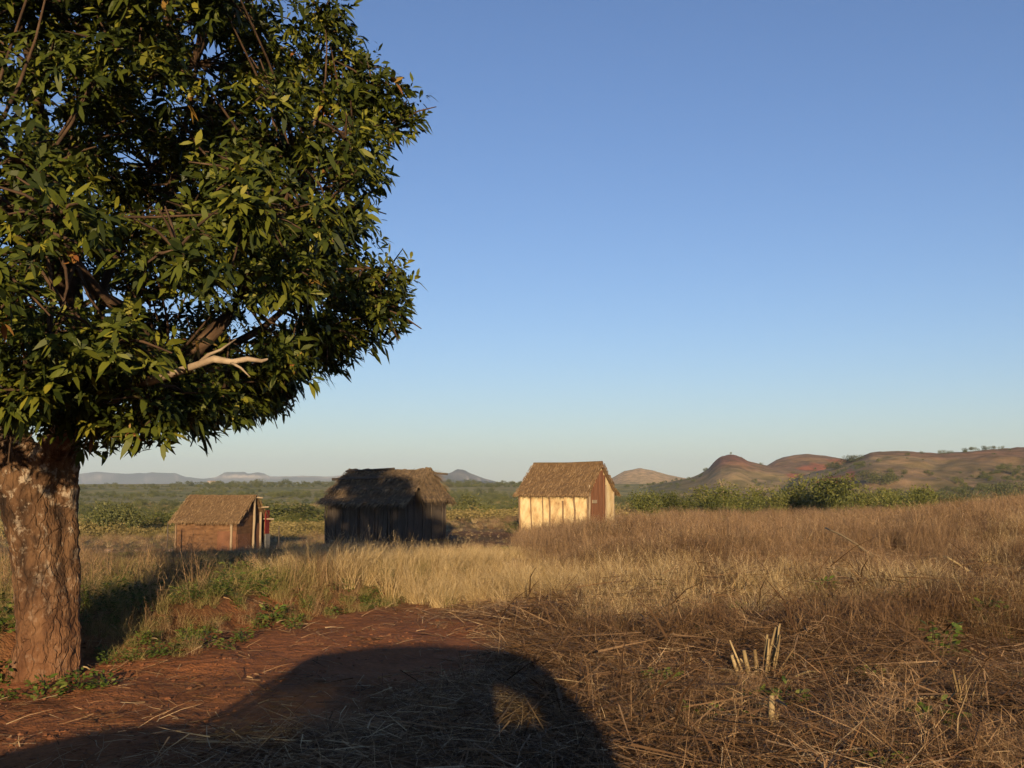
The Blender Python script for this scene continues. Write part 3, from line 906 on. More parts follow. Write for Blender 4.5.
# --- pale yellow hut (right)
def yellow_hut():
    Y = 45
    w, d, ps, c = solve_hut(Y, 520, 587, 613, .8)
    zg = gz(c.x, c.y) - .03
    ze, zr = hut_heights(531, 496.5, 465, Y, zg, d, ps)
    ze += .15 * (zr - ze) / (d / 2 + .15)
    root = empty('thatched_hut', (c.x, c.y, zg), ps)
    tag(root, 'pale yellow plastered hut with grey brown thatch and a brown door in its gable', 'hut')
    hw, hd = w / 2, d / 2
    mb = MB(); t = .09
    rough_box(mb, -hw, hw, -hd, -hd + t, -.15, ze, 26, 10, .018, 'x')
    rough_box(mb, -hw, hw, hd - t, hd, -.15, ze, 10, 4, .018, 'x')
    rough_box(mb, -hw, -hw + t, -hd + t, hd - t, -.15, ze, 8, 4, .0, 'y')
    rough_box(mb, hw - t, hw, -hd + t, hd - t, -.15, ze, 8, 4, .0, 'y')
    gable_prism(mb, hw - t, hw, -hd + .01, hd - .01, ze + .002, zr - .06)
    gable_prism(mb, -hw, -hw + t, -hd + .01, hd - .01, ze + .002, zr - .06)
    mb.build('wall', M['mud_yellow'], root)
    for k in range(7):
        x = -hw + w * (k + .0) / 6 + random.uniform(-.14, .14) * (0 < k < 6)
        pole(root, 'post', (x, -hd - .012, -.1), (x + random.uniform(-.09, .09), -hd - .012, ze + .02 - random.choice((0, 0, .35)) * (0 < k < 6)), random.uniform(.022, .042) if k else .05, M['wood'])
    for y in (-hd + .04, hd - .04):
        pole(root, 'post', (hw + .012, y, -.1), (hw + .012, y, ze + .05), .05, M['pale_wood'])
    db = MB()
    nb = 8
    for k in range(nb):
        y = -hd * .82 + (hd * 1.1) * (k + .5) / nb
        hb_ = ze + (zr - ze) * (1 - abs(y) / hd) - .14 - random.uniform(0, .06)
        db.box((hw + .03 + random.uniform(-.006, .006), y, hb_ / 2), (.035, hd * 1.1 / nb * .95, hb_), Matrix.Rotation(random.gauss(0, .01), 3, 'X'), .5, 0, .005)
    dr = db.build('door', M['brown_board'], root)
    hb = MB(); hb.box((hw + .07, -hd * .55, ze * .8), (.03, .42, .14)); hb.build('latch', M['pale_wood'], dr)
    for (y, a) in ((-.44 * d, .0), (.16 * d, .02)):
        pole(root, 'door_post', (hw + .05, y, -.05), (hw + .05, y + a, ze + .35), .04, M['pale_wood'])
    rb = MB(); ov, og = .15, .1
    sl = (zr - ze) / hd
    for s in (-1, 1):
        e0, e1 = (-hw - og, s * (hd + ov), ze - ov * sl + .02), (hw + og, s * (hd + ov), ze - ov * sl + .02)
        r0, r1 = (-hw - og + .06, 0, zr), (hw + og - .02, 0, zr)
        thatch_slope(rb, e0, e1, r0, r1, .1, 2100, .02, .035)
    rb.tube([(-hw - og + .04, 0, zr + .08), (0, 0, zr + .05), (hw + og, 0, zr + .1)], [.07, .085, .08], 8, .4, 1)
    rb.build('roof', [M['thatch'], M['thatch_bed']], root)
    for y, z in ((-hd - ov + .12, ze - .05), (0, zr - .04)):
        pole(root, 'rafter', (-hw - og + .02, y, z - .04), (hw + og + .06, y, z - .04), .035, M['wood'])


# --- weathered board hut (middle, under the tree's shadow)
def board_hut():
    Y = 40
    w, d, ps, c = solve_hut(Y, 328, 407, 447, .85)
    zg = gz(c.x, c.y) - .03
    ze, zr = hut_heights(541, 505, 473.5, Y, zg, d, ps)
    ze += .3 * (zr - ze) / (d / 2 + .3)
    root = empty('thatched_hut', (c.x, c.y, zg), ps)
    tag(root, 'dark weathered board hut with ragged layered thatch standing in shade', 'hut')
    hw, hd = w / 2, d / 2
    mb = MB()
    n = 17
    for k in range(n):
        x = -hw + w * (k + .5) / n
        for s in (-1, 1):
            mb.box((x, s * (hd - .03 + random.uniform(-.02, .02)), ze / 2 - .05), (w / n * random.uniform(.86, 1.0), .045, ze + .1 + random.uniform(-.05, .03)), Matrix.Rotation(random.gauss(0, .018), 3, 'Y'), .5, 0, .008)
    nd = 13
    for k in range(nd):
        y = -hd + .08 + (d - .16) * (k + .5) / nd
        hh = ze + (zr - ze) * (1 - abs(y) / hd) * .9
        for s in (-1, 1):
            mb.box((s * (hw - .03 + random.uniform(-.02, .02)), y, hh / 2 - .05), (.045, (d - .16) / nd * random.uniform(.86, 1.0), hh + .1), Matrix.Rotation(random.gauss(0, .018), 3, 'X'), .5, 0, .008)
    mb.build('wall', M['grey_wood'], root)
    for k in range(6):
        x = -hw + w * k / 5
        pole(root, 'post', (x, -hd - .05, -.1), (x + random.uniform(-.04, .04), -hd - .05, ze + random.uniform(-.05, .1)), .04, M['grey_wood'])
    rb = MB(); ov, og = .3, .2; sl = (zr - ze) / hd
    for s in (-1, 1):
        for lay, (v0, v1, up) in enumerate(((0, .55, 0), (.38, .8, .07), (.68, 1.0, .13))):
            def mixp(x, v): return Vector((x, s * ((hd + ov) * (1 - v)), ze - ov * sl + (zr - ze + ov * sl) * v + up))
            sh = .08 * lay
            thatch_slope(rb, mixp(-hw - og + sh, v0), mixp(hw + og - .1, v0), mixp(-hw - og + sh + .05, v1), mixp(hw + og - .1, v1), .09, 900, .065, .07, hang=.42)
    # hipped fan of straw over the near gable
    for tier in range(3):
        v = .36 + .27 * tier
        y0 = (hd + ov * .7) * (1 - v * .9)
        zt = ze - .08 + (zr - ze) * v
        thatch_slope(rb, (hw + .42 - .17 * tier, -y0, zt - .28), (hw + .42 - .17 * tier, y0, zt - .28), (hw - .02, -y0 * .55, zt + .42), (hw - .02, y0 * .55, zt + .42), .07, 520, .04, .03, hang=.34)
    for k in range(520):
        a = random.uniform(-1, 1); v = random.uniform(.35, 1)
        p = Vector((hw + random.uniform(-.35, .35), a * hd * (1.15 - v), ze + (zr - ze) * v + .12))
        rb.blade(p, (random.uniform(.3, 1), a * .6, random.uniform(-.7, .35)), (0, 1, .2), random.uniform(.15, .45), random.uniform(.012, .028), (0, 0, -.1), 2, random.uniform(.4, 1), 0)  # lighter tones only, so sunlight on this roof end is put into the colour
    rb.build('roof', [M['dark_thatch'], M['dark_thatch_bed']], root)
    pole(root, 'roof_pole', (-hw - .05, -.2, zr + .1), (hw * .2, -.1, zr + .2), .04, M['grey_wood'])
    pole(root, 'roof_pole', (-hw - .35, -hd * .45, ze + (zr - ze) * .62 + .16), (hw * .1, -hd * .42, ze + (zr - ze) * .62 + .22), .055, M['grey_wood'])
    pole(root, 'roof_pole', (hw * .3, .2, zr + .12), (hw + .62, .5, zr - .02), .04, M['grey_wood'])


# --- reddish earth hut (left)
def red_hut():
    Y = 48
    w, d, ps, c = solve_hut(Y, 179, 237, 266, .85)
    zg = gz(c.x, c.y) - .03
    ze, zr = hut_heights(553, 524, 496, Y, zg, d, ps)
    ze += .16 * (zr - ze) / (d / 2 + .16)
    root = empty('thatched_hut', (c.x, c.y, zg), ps)
    tag(root, 'small reddish earth hut with brown thatch and a red panel by its gable', 'hut')
    hw, hd = w / 2, d / 2
    t = .09
    mb = MB()
    rough_box(mb, -hw, hw, -hd, -hd + t, -.2, ze, 26, 14, .02, 'x')
    rough_box(mb, -hw, hw, hd - t, hd, -.2, ze, 10, 4, .02, 'x')
    rough_box(mb, -hw, -hw + t, -hd + t, hd - t, -.2, ze, 8, 4, 0, 'y')
    rough_box(mb, hw - t, hw, -hd + t, hd - t, -.2, ze, 8, 4, 0, 'y')
    gable_prism(mb, hw - t, hw, -hd + .01, hd - .01, ze + .002, zr - .05)
    gable_prism(mb, -hw, -hw + t, -hd + .01, hd - .01, ze + .002, zr - .05)
    mb.build('wall', M['mud_red'], root)
    pb = MB(); rough_box(pb, hw * .38, hw - .02, -hd - .02, -hd - .003, -.1, ze * .7, 8, 5, .004, 'x')
    tag(pb.build('wall_patch', M['pink_mud'], root), 'pinkish plaster patch at the corner')
    gb = MB(); rough_box(gb, hw + .003, hw + .022, -hd + .06, -.05, -.1, ze * .62, 6, 5, .003, 'y')
    tag(gb.build('wall_patch', M['pink_mud'], root), 'pinkish plaster patch on the gable')
    for k in range(5):
        sb = MB(); z = .1 + ze * .8 * k / 4.6
        sb.box((-hw * .38, -hd - .012, z), (w * .6, .02, .035), None, .5, 0, .006)
        sb.build('wall_ledge', M['mud_red'], root)
    db = MB(); db.box((hw + .035, .22 * d, ze * .42), (.04, .3 * d, ze * .95), None, .5, 0, .006)
    db.build('door', M['brown_board'], root)
    pole(root, 'post', (hw * .84, -hd - .05, -.1), (hw * .84, -hd - .05, ze + .02), .055, M['pale_wood'])
    pole(root, 'post', (-hw + .03, -hd - .04, -.1), (-hw + .03, -hd - .04, ze), .045, M['wood'])
    pole(root, 'post', (hw + .1, hd * .05, -.1), (hw + .12, hd * .08, zr + .02), .06, M['pale_wood'])
    pole(root, 'post', (hw + .08, hd * .62, -.1), (hw + .08, hd * .6, ze + .35), .06, M['pale_wood'])
    rb = MB(); rb.box((hw + .18, hd * .96, ze * .92), (.04, .42, ze * .72), None, .5, 0, .004); rb.build('panel', M['red_cloth'], root)
    gb2 = MB(); gb2.box((hw + .2, hd * .98, ze * .26), (.05, .46, ze * .58), None, .5, 0, .004)
    tag(gb2.build('panel', M['grey_sheet'], root), 'grey lower sheet under the red panel')
    rf = MB(); ov, og = .16, .22; sl = (zr - ze) / hd
    for s in (-1, 1):
        thatch_slope(rf, (-hw - og * .6, s * (hd + ov), ze - ov * sl + .03), (hw + og * .6, s * (hd + ov), ze - ov * sl + .03), (-hw - og * .3, 0, zr), (hw + og, 0, zr), .085, 1700, .015, .03)
    rf.build('roof', [M['thatch'], M['thatch_bed']], root)
    pole(root, 'rafter', (-hw - og, -hd - ov + .05, ze - .08), (hw + .05, -hd - ov + .05, ze - .08), .045, M['wood'])
    for (y, z) in ((hd * .5, ze + (zr - ze) * .5), (hd * .9, ze + .02), (.02, zr - .05)):
        pole(root, 'rafter', (hw - .1, y, z), (hw + .55, y + .05, z + random.uniform(-.05, .05)), .04, M['pale_wood'])
    for k in range(0):
        pass


yellow_hut(); board_hut(); red_hut()

# ------------------------------------------------------------------ grass and litter
def sample(n, px0, px1, y0, y1, power=1.0):
    """Points over a wedge of ground seen between two photo columns and two depths."""
    u = rng.random(n)
    Y = (y0 ** (2 - power) + u * (y1 ** (2 - power) - y0 ** (2 - power))) ** (1 / (2 - power))
    X = (px0 + rng.random(n) * (px1 - px0) - 512) / F * Y
    return X, Y


def keep(X, Y, p):
    m = rng.random(len(X)) < p
    return X[m], Y[m]


def hut_clear(X, Y):
    ok = np.ones(len(X), bool)
    for px, yy, rr in ((567, 46.5, 2.3), (388, 41.3, 2.2), (223, 49.3, 2.0)):
        ok &= np.hypot(X - tan_dir(px, 510)[0] * yy, Y - yy) > rr
    ok &= np.hypot(X - TB.x, Y - TB.y) > .55
    return ok


def lay(name, X, Y, variants, s0, s1, zs=(.8, 1.2), tilt=.12, grow=None):
    m = hut_clear(X, Y); X, Y = X[m], Y[m]
    n = len(X)
    Z = ground(X, Y)
    rot = np.stack([rng.normal(0, tilt, n), rng.normal(0, tilt, n), rng.uniform(0, 6.283, n)], 1)
    s = rng.uniform(s0, s1, n) * (.62 + .76 * fbm(X * .8, Y * .8, 95))
    if grow is not None:
        s = s * grow(X, Y)
    scl = np.stack([s, s, s * rng.uniform(zs[0], zs[1], n)], 1)
    scatter(name, np.stack([X, Y, Z], 1), rot, scl, rng.integers(0, len(variants), n), variants)


gold = [tuft_grass(75, .35, .85, .12, .35, .45, .006, M['gold'], .25) for _ in range(5)]
olive = [tuft_grass(60, .2, .55, .14, .5, .4, .006, M['olive'], .1) for _ in range(4)]
brown = [tuft_bush_grass(30, .4, .95, .22, M['brown']) for _ in range(6)]
rust = [tuft_bush_grass(34, .3, .8, .26, M['rust']) for _ in range(4)]
rust_litter = [tuft_litter(34, .5, .26, .2, .85, M['rust'], .15) for _ in range(4)]
litter = [tuft_litter(60, .42, .14, .12, .6, M['litter']) for _ in range(6)]
herb = [weed_mesh(230 + k, .3, .35, 130, M['weed']) for k in range(2)]
sparse = [tuft_litter(14, .35, .03, .06, .35, M['litter'], .02) for _ in range(4)]


def s_of(X, Y):
    return (X - FOOT[0]) * BN[0] + (Y - FOOT[1]) * BN[1]


def bare(X, Y):
    return np.clip(np.maximum(path_mask(X, Y), dirt_mask(X, Y) * .9), 0, 1)


def px_of(X, Y):
    return 512 + F * X / np.maximum(Y, .1)


# tall golden grass behind the bank
X, Y = sample(5200, 150, 720, 11.2, 21)
p = sstep(.35, 1.1, s_of(X, Y) + (fbm(X, Y, 81) - .5) * 1.2) * sstep(230, 380, px_of(X, Y)) * (1 - bare(X, Y)) * sstep(720, 520, px_of(X, Y)) * sstep(.25, .55, fbm(X * .6, Y * .6, 82))
p = np.maximum(p, .6 * sstep(360, 440, px_of(X, Y)) * sstep(680, 560, px_of(X, Y)) * sstep(13.5, 15, Y))
X, Y = keep(X, Y, p)
lay('golden_grass', X, Y, gold + [olive[1]], .4, .85, (.65, 1.1), .24, lambda X, Y: 1 - .45 * sstep(15, 20, Y))

# half green grass and herbs on the bank and in the left field
X, Y = sample(12000, -320, 520, 9.4, 30, 1.2)
p = sstep(-.6, .1, s_of(X, Y) + (fbm(X * 1.2, Y * 1.2, 83) - .5) * 1.6) * (1 - .62 * bare(X, Y) * sstep(1.2, -.1, s_of(X, Y)))
X, Y = keep(X, Y, p * .85)
lay('bank_grass', X, Y, olive + brown[:1] + herb + olive[:2], .5, .95, (.5, 1.0), .22, lambda X, Y: (1 - .6 * sstep(14, 20, Y)) * (.55 + .45 * sstep(.3, 1.2, s_of(X, Y))))

# field beyond, to the huts and past them
X, Y = sample(12500, -320, 620, 24, 75)
X, Y = keep(X, Y, .35 + .65 * sstep(.4, .6, fbm(X / 4, Y / 4, 84)))
lay('field_grass', X, Y, [gold[0], olive[0], brown[0], brown[1], brown[2], olive[2]], .5, 1.0, (.3, .65), .15, lambda X, Y: 1 - .68 * sstep(20, 28, Y) * sstep(54, 48, Y))

# brown wiry grass on the right
X, Y = sample(19500, 520, 1420, 10.0, 46, 1.15)
pp = px_of(X, Y)
p = (.25 + .75 * sstep(.34, .5, fbm(X * .55, Y * .4, 96))) * sstep(11.2, 14.5, Y + (fbm(X * .7, Y * .7, 85) - .5) * 5) * sstep(520, 640, pp + (Y - 14) * 8)
X, Y = keep(X, Y, p)
lay('brown_grass', X, Y, brown, .55, 1.0, (.6, .95), .2, lambda X, Y: (.35 + .65 * sstep(11, 21, Y)) * (1 - .45 * sstep(28, 36, Y) * sstep(690, 610, px_of(X, Y))))
X, Y = sample(9000, 560, 1420, 8.5, 36, 1.2)
X, Y = keep(X, Y, sstep(.55, .66, fbm(X * .4, Y * .3, 97)) * sstep(8.5, 12, Y + (fbm(X, Y, 98) - .5) * 4))
lay('rusty_weeds', X, Y, rust, .5, 1.0, (.5, .95), .25)
X, Y = sample(3800, 540, 1450, 5, 14)
X, Y = keep(X, Y, sstep(.38, .6, fbm(X * .8, Y * .8, 99)) * (1 - bare(X, Y)))
lay('fallen_stems', X, Y, rust_litter, .7, 1.2, (.6, 1.3))
X, Y = sample(3600, 580, 1420, 10, 34)
X, Y = keep(X, Y, sstep(.48, .62, fbm(X * .6, Y * .5, 100)))
lay('pale_grass', X, Y, gold[2:4], .5, .8, (.7, 1.0))
X, Y = sample(8500, 560, 1400, 46, 120)
lay('low_grass', X, Y, [brown[2], brown[3], olive[1]], .8, 1.5, (.5, .8))

# cut straw lying thick on the ground
X, Y = sample(10500, -30, 1450, 4.7, 19, .9)
pp = px_of(X, Y)
p = (1 - bare(X, Y)) * np.clip(sstep(400, 560, pp) + .55 * sstep(-1.0, -1.9, s_of(X, Y)), 0, 1) * (.45 + .55 * sstep(.35, .6, fbm(X * 1.3, Y * 1.3, 86)))
X, Y = keep(X, Y, p)
lay('cut_straw', X, Y, litter, .6, 1.15, (.6, 1.4))
X, Y = sample(900, -40, 520, 5.5, 15)
X, Y = keep(X, Y, np.full(len(X), .6))
lay('scattered_straw', X, Y, sparse, .7, 1.2)
X, Y = sample(2700, 560, 1450, 5.5, 15)
X, Y = keep(X, Y, sstep(.45, .7, fbm(X * .9, Y * .9, 87)) * (1 - bare(X, Y)))
lay('regrowth', X, Y, brown[:3] + rust[:2] + [herb[0]] + olive[:1], .3, .75, (.4, .8), .4)
clods = []
for k in range(3):
    rk = random.Random(60 + k); mbk = MB(); vs = []
    for j in range(4):
        for i in range(7):
            th, ph = math.pi * (j + .5) / 4, 2 * math.pi * i / 7; rr = rk.uniform(.7, 1.2)
            vs.append((rr * math.sin(th) * math.cos(ph), rr * math.sin(th) * math.sin(ph), rr * .6 * math.cos(th)))
    mbk.add(vs, [(j * 7 + i, j * 7 + (i + 1) % 7, (j + 1) * 7 + (i + 1) % 7, (j + 1) * 7 + i) for j in range(3) for i in range(7)] + [tuple(range(7))[::-1], tuple(range(21, 28))])
    clods.append(mbk.mesh('clod', M['clod']))
X, Y = sample(2400, -60, 560, 5.5, 15)
X, Y = keep(X, Y, np.clip(bare(X, Y) + .15, 0, 1) * sstep(.4, .7, fbm(X * 2, Y * 2, 88)))
lay('dirt_clods', X, Y, clods, .004, .03, (.5, .9), .3)
# short upright stubble among it
X, Y = sample(1300, 430, 1450, 5.2, 14)
stub = [tuft_grass(16, .08, .3, .1, .5, .2, .007, M['litter']) for _ in range(4)]
X, Y = keep(X, Y, .5 * (1 - bare(X, Y)))
lay('stubble', X, Y, stub, .5, 1.0)

# ------------------------------------------------------------------ single weeds, stalks, stumps
weeds = [weed_mesh(200 + k, .2, .2, 90, M['weed']) for k in range(4)]
wspots = [(275, 623, 1.25), (262, 628, .8), (210, 646, 1.0), (192, 648, .7), (85, 690, .9), (110, 688, .8), (52, 698, 1.0), (10, 678, 1.1), (8, 630, 1.4),
          (190, 640, .8), (246, 640, .7), (165, 655, .7), (300, 622, .6), (14, 700, .6), (230, 650, .6), (140, 660, .6)]
for k, (px, py, s) in enumerate(wspots):
    Y = 9.0
    for _ in range(30):
        q = on_ground(px, Y); t = tan_dir(px, py)[1]
        Y += (-(q.z - CAMZ) / -t - Y) * .5
    q = on_ground(px, Y)
    o = link('weed', weeds[k % 4]); o.location = q; o.scale = (s, s, s); o.rotation_euler = (0, 0, random.uniform(0, 6))
    tag(o, 'small green weed growing from the red earth between track and bank', 'weed', 'green weeds along the red track')


def find(px, py):
    """Ground point under a photograph position."""
    tx, tz = tan_dir(px, py)
    lo = 3.0
    for Y in np.arange(3.0, 60, .05):
        if CAMZ + tz * Y <= gz(tx * Y, Y):
            return Vector((tx * Y, Y, gz(tx * Y, Y)))
    return on_ground(px, 60)


def stump(px, py, label, stems):
    q = find(px, py)
    root = empty('cut_stalk_clump', q); tag(root, label, 'plant')
    for (dx, h, lean, r, dy) in stems:
        mb = MB(); n = 7
        e = Vector((dx + lean * h, dy, h))
        r *= 1.05; t_ = random.uniform(.1, 1); bx, by = random.uniform(-.02, .02), random.uniform(-.02, .02)
        mb.tube([(dx * .7, dy, -.06), (dx * .8 + lean * h * .25 + bx * .6, dy + by * .6, h * .27), (dx * .9 + lean * h * .55 + bx, dy + by, h * .6), e], [r, r * .9, r * 1.05, r * .8], n, t_)
        for _ in range(3):
            ex, ey = rnd_dir(); u = random.uniform(.2, 1.0)
            mb.blade((dx * (.7 + .3 * u) + lean * h * u, dy, h * u - .01), (ex * .6, ey * .6, random.uniform(-.3, 1)), (ey, -ex, 0), random.uniform(.05, .16), .011, (ex * .04, ey * .04, -.06), 3, min(1, t_ + .1))
        mb.build('stem', M['stalk'], root, smooth=True)
    return root


bunch = [(.07 + random.uniform(-.05, .06), random.uniform(.36, .5), random.uniform(.08, .2), random.uniform(.006, .011), random.uniform(-.05, .06)) for _ in range(11)]
stump(760, 690, 'thick clump of pale cut stalks with green leaves at its foot', bunch + [
    (-.09, .29, -.1, .017, 0), (-.15, .25, -.24, .015, .02), (-.05, .3, .03, .016, -.03), (-.11, .36, -.3, .008, .05), (.12, .3, .5, .008, .0), (-.03, .22, -.5, .007, .04)])
for k in range(11):
    px, py = ((668, 600), (705, 655), (826, 600), (842, 640), (900, 612), (945, 655), (990, 628), (872, 690), (660, 700), (935, 745), (700, 740))[k]
    o = link('weed', weeds[k % 4]); o.location = find(px, py); q_ = random.uniform(.7, 1.3); o.scale = (q_, q_, q_ * 1.3); o.rotation_euler = (0, 0, random.uniform(0, 6))
    tag(o, 'green weed coming up through the brown straw of the right field', 'weed', 'green weeds in the straw')
stump(963, 722, 'small fan of thin broken stalks at the lower right', [(-.06, .2, -.3, .006, 0), (-.02, .34, -.1, .008, 0), (.0, .27, -.02, .006, .03), (.02, .3, .04, .007, .02), (.05, .22, .16, .007, 0), (.08, .25, .1, .005, .03), (.1, .2, .34, .005, .02), (-.04, .16, .2, .005, -.02)])
stump(772, 740, 'short thick woody stub with a pale cut top', [(0, .26, .02, .019, 0), (.03, .16, .1, .014, .02)])
for k, (px, py, s) in enumerate(((748, 712, 1.0), (790, 716, 1.1), (735, 735, .9), (800, 672, .7))):
    o = link('weed', weeds[k]); o.location = find(px, py); o.scale = (s, s, s * 1.1)
    tag(o, 'green leafy weed at the foot of the pale cut stalks', 'weed', 'weeds round the cut stalks')


def dry_stalk(a, b, r, label, lift=(0.04, .04)):
    mb = MB(); pa, pb = find(*a), find(*b)
    pa.z += lift[0]; pb.z += lift[1]
    n = 7
    pts = [pa.lerp(pb, i / n) + Vector((0, random.uniform(-.01, .01), .05 * math.sin(math.pi * i / n) + random.uniform(-.006, .006))) for i in range(n + 1)]
    mb.tube(pts, [r * (1 - .5 * i / n) for i in range(n + 1)], 7, random.uniform(.6, 1))
    o = mb.build('dry_stalk', M['stalk'], None, smooth=True)
    return tag(o, label, 'stalk')


dry_stalk((882, 568), (826, 560), .022, 'long pale stalk leaning up out of the brown grass', (.05, .5))
dry_stalk((990, 596), (945, 590), .02, 'pale stalk slanting out of the brown grass near the right edge', (.05, .4))
dry_stalk((640, 642), (704, 618), .016, 'thin pale stalk lying slantwise on the cut straw', (.05, .22))
dry_stalk((888, 723), (946, 712), .017, 'pale stick lying beside the thin stalk fan', (.05, .09))
dry_stalk((718, 683), (752, 698), .014, 'short pale stick pointing at the cut clump', (.1, .05))
dry_stalk((776, 700), (822, 688), .013, 'bent twig with a pale broken end right of the clump', (.06, .12))
dry_stalk((1000, 575), (940, 570), .015, 'straight thin stalk above the straw at the right', (.15, .1))
dry_stalk((62, 675), (90, 673), .012, 'short straight stick at the foot of the trunk', (.02, .02))
dry_stalk((830, 760), (990, 735), .014, 'long thin stalk across the lower right corner', (.06, .06))
dry_stalk((560, 625), (610, 648), .01, 'thin straw stalk beside the shadowed straw', (.05, .06))

# poles and stones by the reddish hut
for (px, y0, y1, Y, lab) in ((168.5, 523, 553, 46.5, 'thin grey pole left of the reddish hut'), (279.5, 526, 549, 45.5, 'thin short post between the reddish and the dark hut')):
    q = on_ground(px, Y); mb = MB(); top = at(px, y0, Y).z - q.z
    mb.tube([(0, 0, -.15), (.01, 0, top * .5), (0, .01, top)], [.032, .03, .024], 7)
    tag(link('pole', mb.mesh('pole', M['grey_wood'], True)), lab, 'pole').location = q
for (px, py, s, lab) in ((109, 553, .14, 'pinkish stone in the dry grass beyond the trunk'), (138, 557, .12, 'flat pale stone beside the dark strip of shade'), (173, 556, .15, 'pale stone at the corner of the reddish hut')):
    mb = MB(); rsn = random.Random(int(px))
    vs = []
    for j in range(5):
        for i in range(8):
            th, ph = math.pi * (j + .5) / 5, 2 * math.pi * i / 8
            rr = s * rsn.uniform(.8, 1.15)
            vs.append((rr * math.sin(th) * math.cos(ph), rr * math.sin(th) * math.sin(ph) * .8, rr * .6 * math.cos(th) + s * .3))
    fs = [(j * 8 + i, j * 8 + (i + 1) % 8, (j + 1) * 8 + (i + 1) % 8, (j + 1) * 8 + i) for j in range(4) for i in range(8)] + [tuple(range(8))[::-1], tuple(range(32, 40))]
    mb.add(vs, fs)
    o = mb.build('stone', M['stone']); o.location = on_ground(px, 44.5, .35); tag(o, lab, 'stone')

# ------------------------------------------------------------------ shrubs and far vegetation
row = [shrub_mesh(300 + k, 3.2, 2.2, 1500, .16, M['bush']) for k in range(5)]
dark = [shrub_mesh(320 + k, 2.6, 2.0, 1100, .17, M['dark_bush']) for k in range(4)]
straw_low = [shrub_mesh(340 + k, 5.5, .75, 1300, .13, M['field'], lumps=40) for k in range(4)]
# row behind the brown grass; (photo column, top y, depth)
rowspots = []
for k in range(24):
    px = 636 + (925 - 636) * (k + random.uniform(-.5, .5)) / 23
    topy = np.interp(px, [636, 660, 690, 720, 760, 800, 830, 870, 925], [497, 487, 485, 485, 488, 478, 477, 480, 491]) + random.uniform(-5, 13)
    rowspots.append((px, topy, random.uniform(70, 92)))
for k, (px, ty, Y) in enumerate(rowspots):
    q = on_ground(px, Y); h = max(.8, at(px, ty, Y).z - q.z)
    o = link('shrub', row[k % 5]); o.location = q - Vector((0, 0, .05)); s = h / 2.15
    sw = max(s, .8) * random.uniform(.85, 1.15)
    o.scale = (sw, sw, s); o.rotation_euler = (0, 0, random.uniform(0, 6.28))
    tag(o, 'leafy yellow green shrub in the dense row behind the brown grass', 'shrub', 'row of shrubs behind the brown grass')


def one_shrub(px, Y, h, wd, label, me, group=None):
    o = link('shrub', me); q = on_ground(px, Y); o.location = q - Vector((0, 0, .05))
    o.scale = (wd / 2.9, wd / 2.9, h / 2.0); o.rotation_euler = (0, 0, random.uniform(0, 6.28))
    return tag(o, label, 'shrub', group)


one_shrub(513, 47.5, .55, .9, 'low dark shrub at the left corner of the yellow hut', dark[0])
one_shrub(490, 74, .9, 1.3, 'small green bush standing alone in the straw field', row[0])
one_shrub(99, 100, 2.6, 3.4, 'dark rounded bush in the plain nearest the trunk', dark[1])
one_shrub(116, 104, 2.5, 3.2, 'dark bush just right of its twin in the plain', dark[2])
one_shrub(300, 120, 2.6, 9, 'wide bright green thicket between the reddish and dark huts', row[2])
one_shrub(715, 150, 2.6, 4.0, 'dark round tree crown before the cone shaped hill', dark[3])
for k in range(46):
    px = random.choice((random.uniform(76, 335), random.uniform(76, 335), random.uniform(440, 640)))
    Y = 70 * (6 ** random.random())
    s = random.uniform(.7, 1.5)
    one_shrub(px, Y, 1.5 * s, 2.6 * s, 'scattered green bush on the straw coloured plain', random.choice(row + dark), 'bushes scattered over the plain')
for (px, Y, h, wd) in ((944, 520, 4, 7), (952, 525, 3, 6), (966, 530, 4, 7), (977, 530, 4, 9), (986, 532, 4, 8), (993, 533, 3.5, 8), (1003, 535, 3, 5)):
    one_shrub(px, Y, h * .55, wd * .6, 'tiny dark bush along the ridge line of the right hill', dark[int(px) % 4], 'bushes along the ridge')
for (px, Y, h, wd) in ((1006, 300, 5, 9), (1014, 310, 6, 10), (1000, 305, 5, 8), (972, 290, 4, 9), (940, 280, 3, 8), (905, 300, 3.5, 9), (880, 380, 4, 10), (868, 390, 4, 9), (893, 385, 3.5, 9),
                       (838, 500, 3, 14), (845, 520, 3, 14), (856, 515, 3, 12), (985, 270, 3, 8), (1020, 260, 3.5, 8), (955, 285, 3, 9), (925, 330, 3, 9)):
    one_shrub(px, Y, h, wd, 'dark bush clump on the slope of the right hill', dark[int(px) % 4], 'bush clumps on the right slope')


def far_scatter(name, n, px0, px1, y0, y1, variants, s0, s1, fn=None, power=1.0):
    X, Y = sample(n, px0, px1, y0, y1, power)
    if fn is not None:
        X, Y = keep(X, Y, fn(X, Y))
    Z = ground(X, Y) - .1
    s = rng.uniform(s0, s1, len(X)) * np.where(rng.random(len(X)) < .1, 1.6, 1)
    rot = np.stack([np.zeros(len(X)), np.zeros(len(X)), rng.uniform(0, 6.28, len(X))], 1)
    scatter(name, np.stack([X, Y, Z], 1), rot, np.stack([s * 1.2, s * 1.2, s], 1), rng.integers(0, len(variants), len(X)), variants)


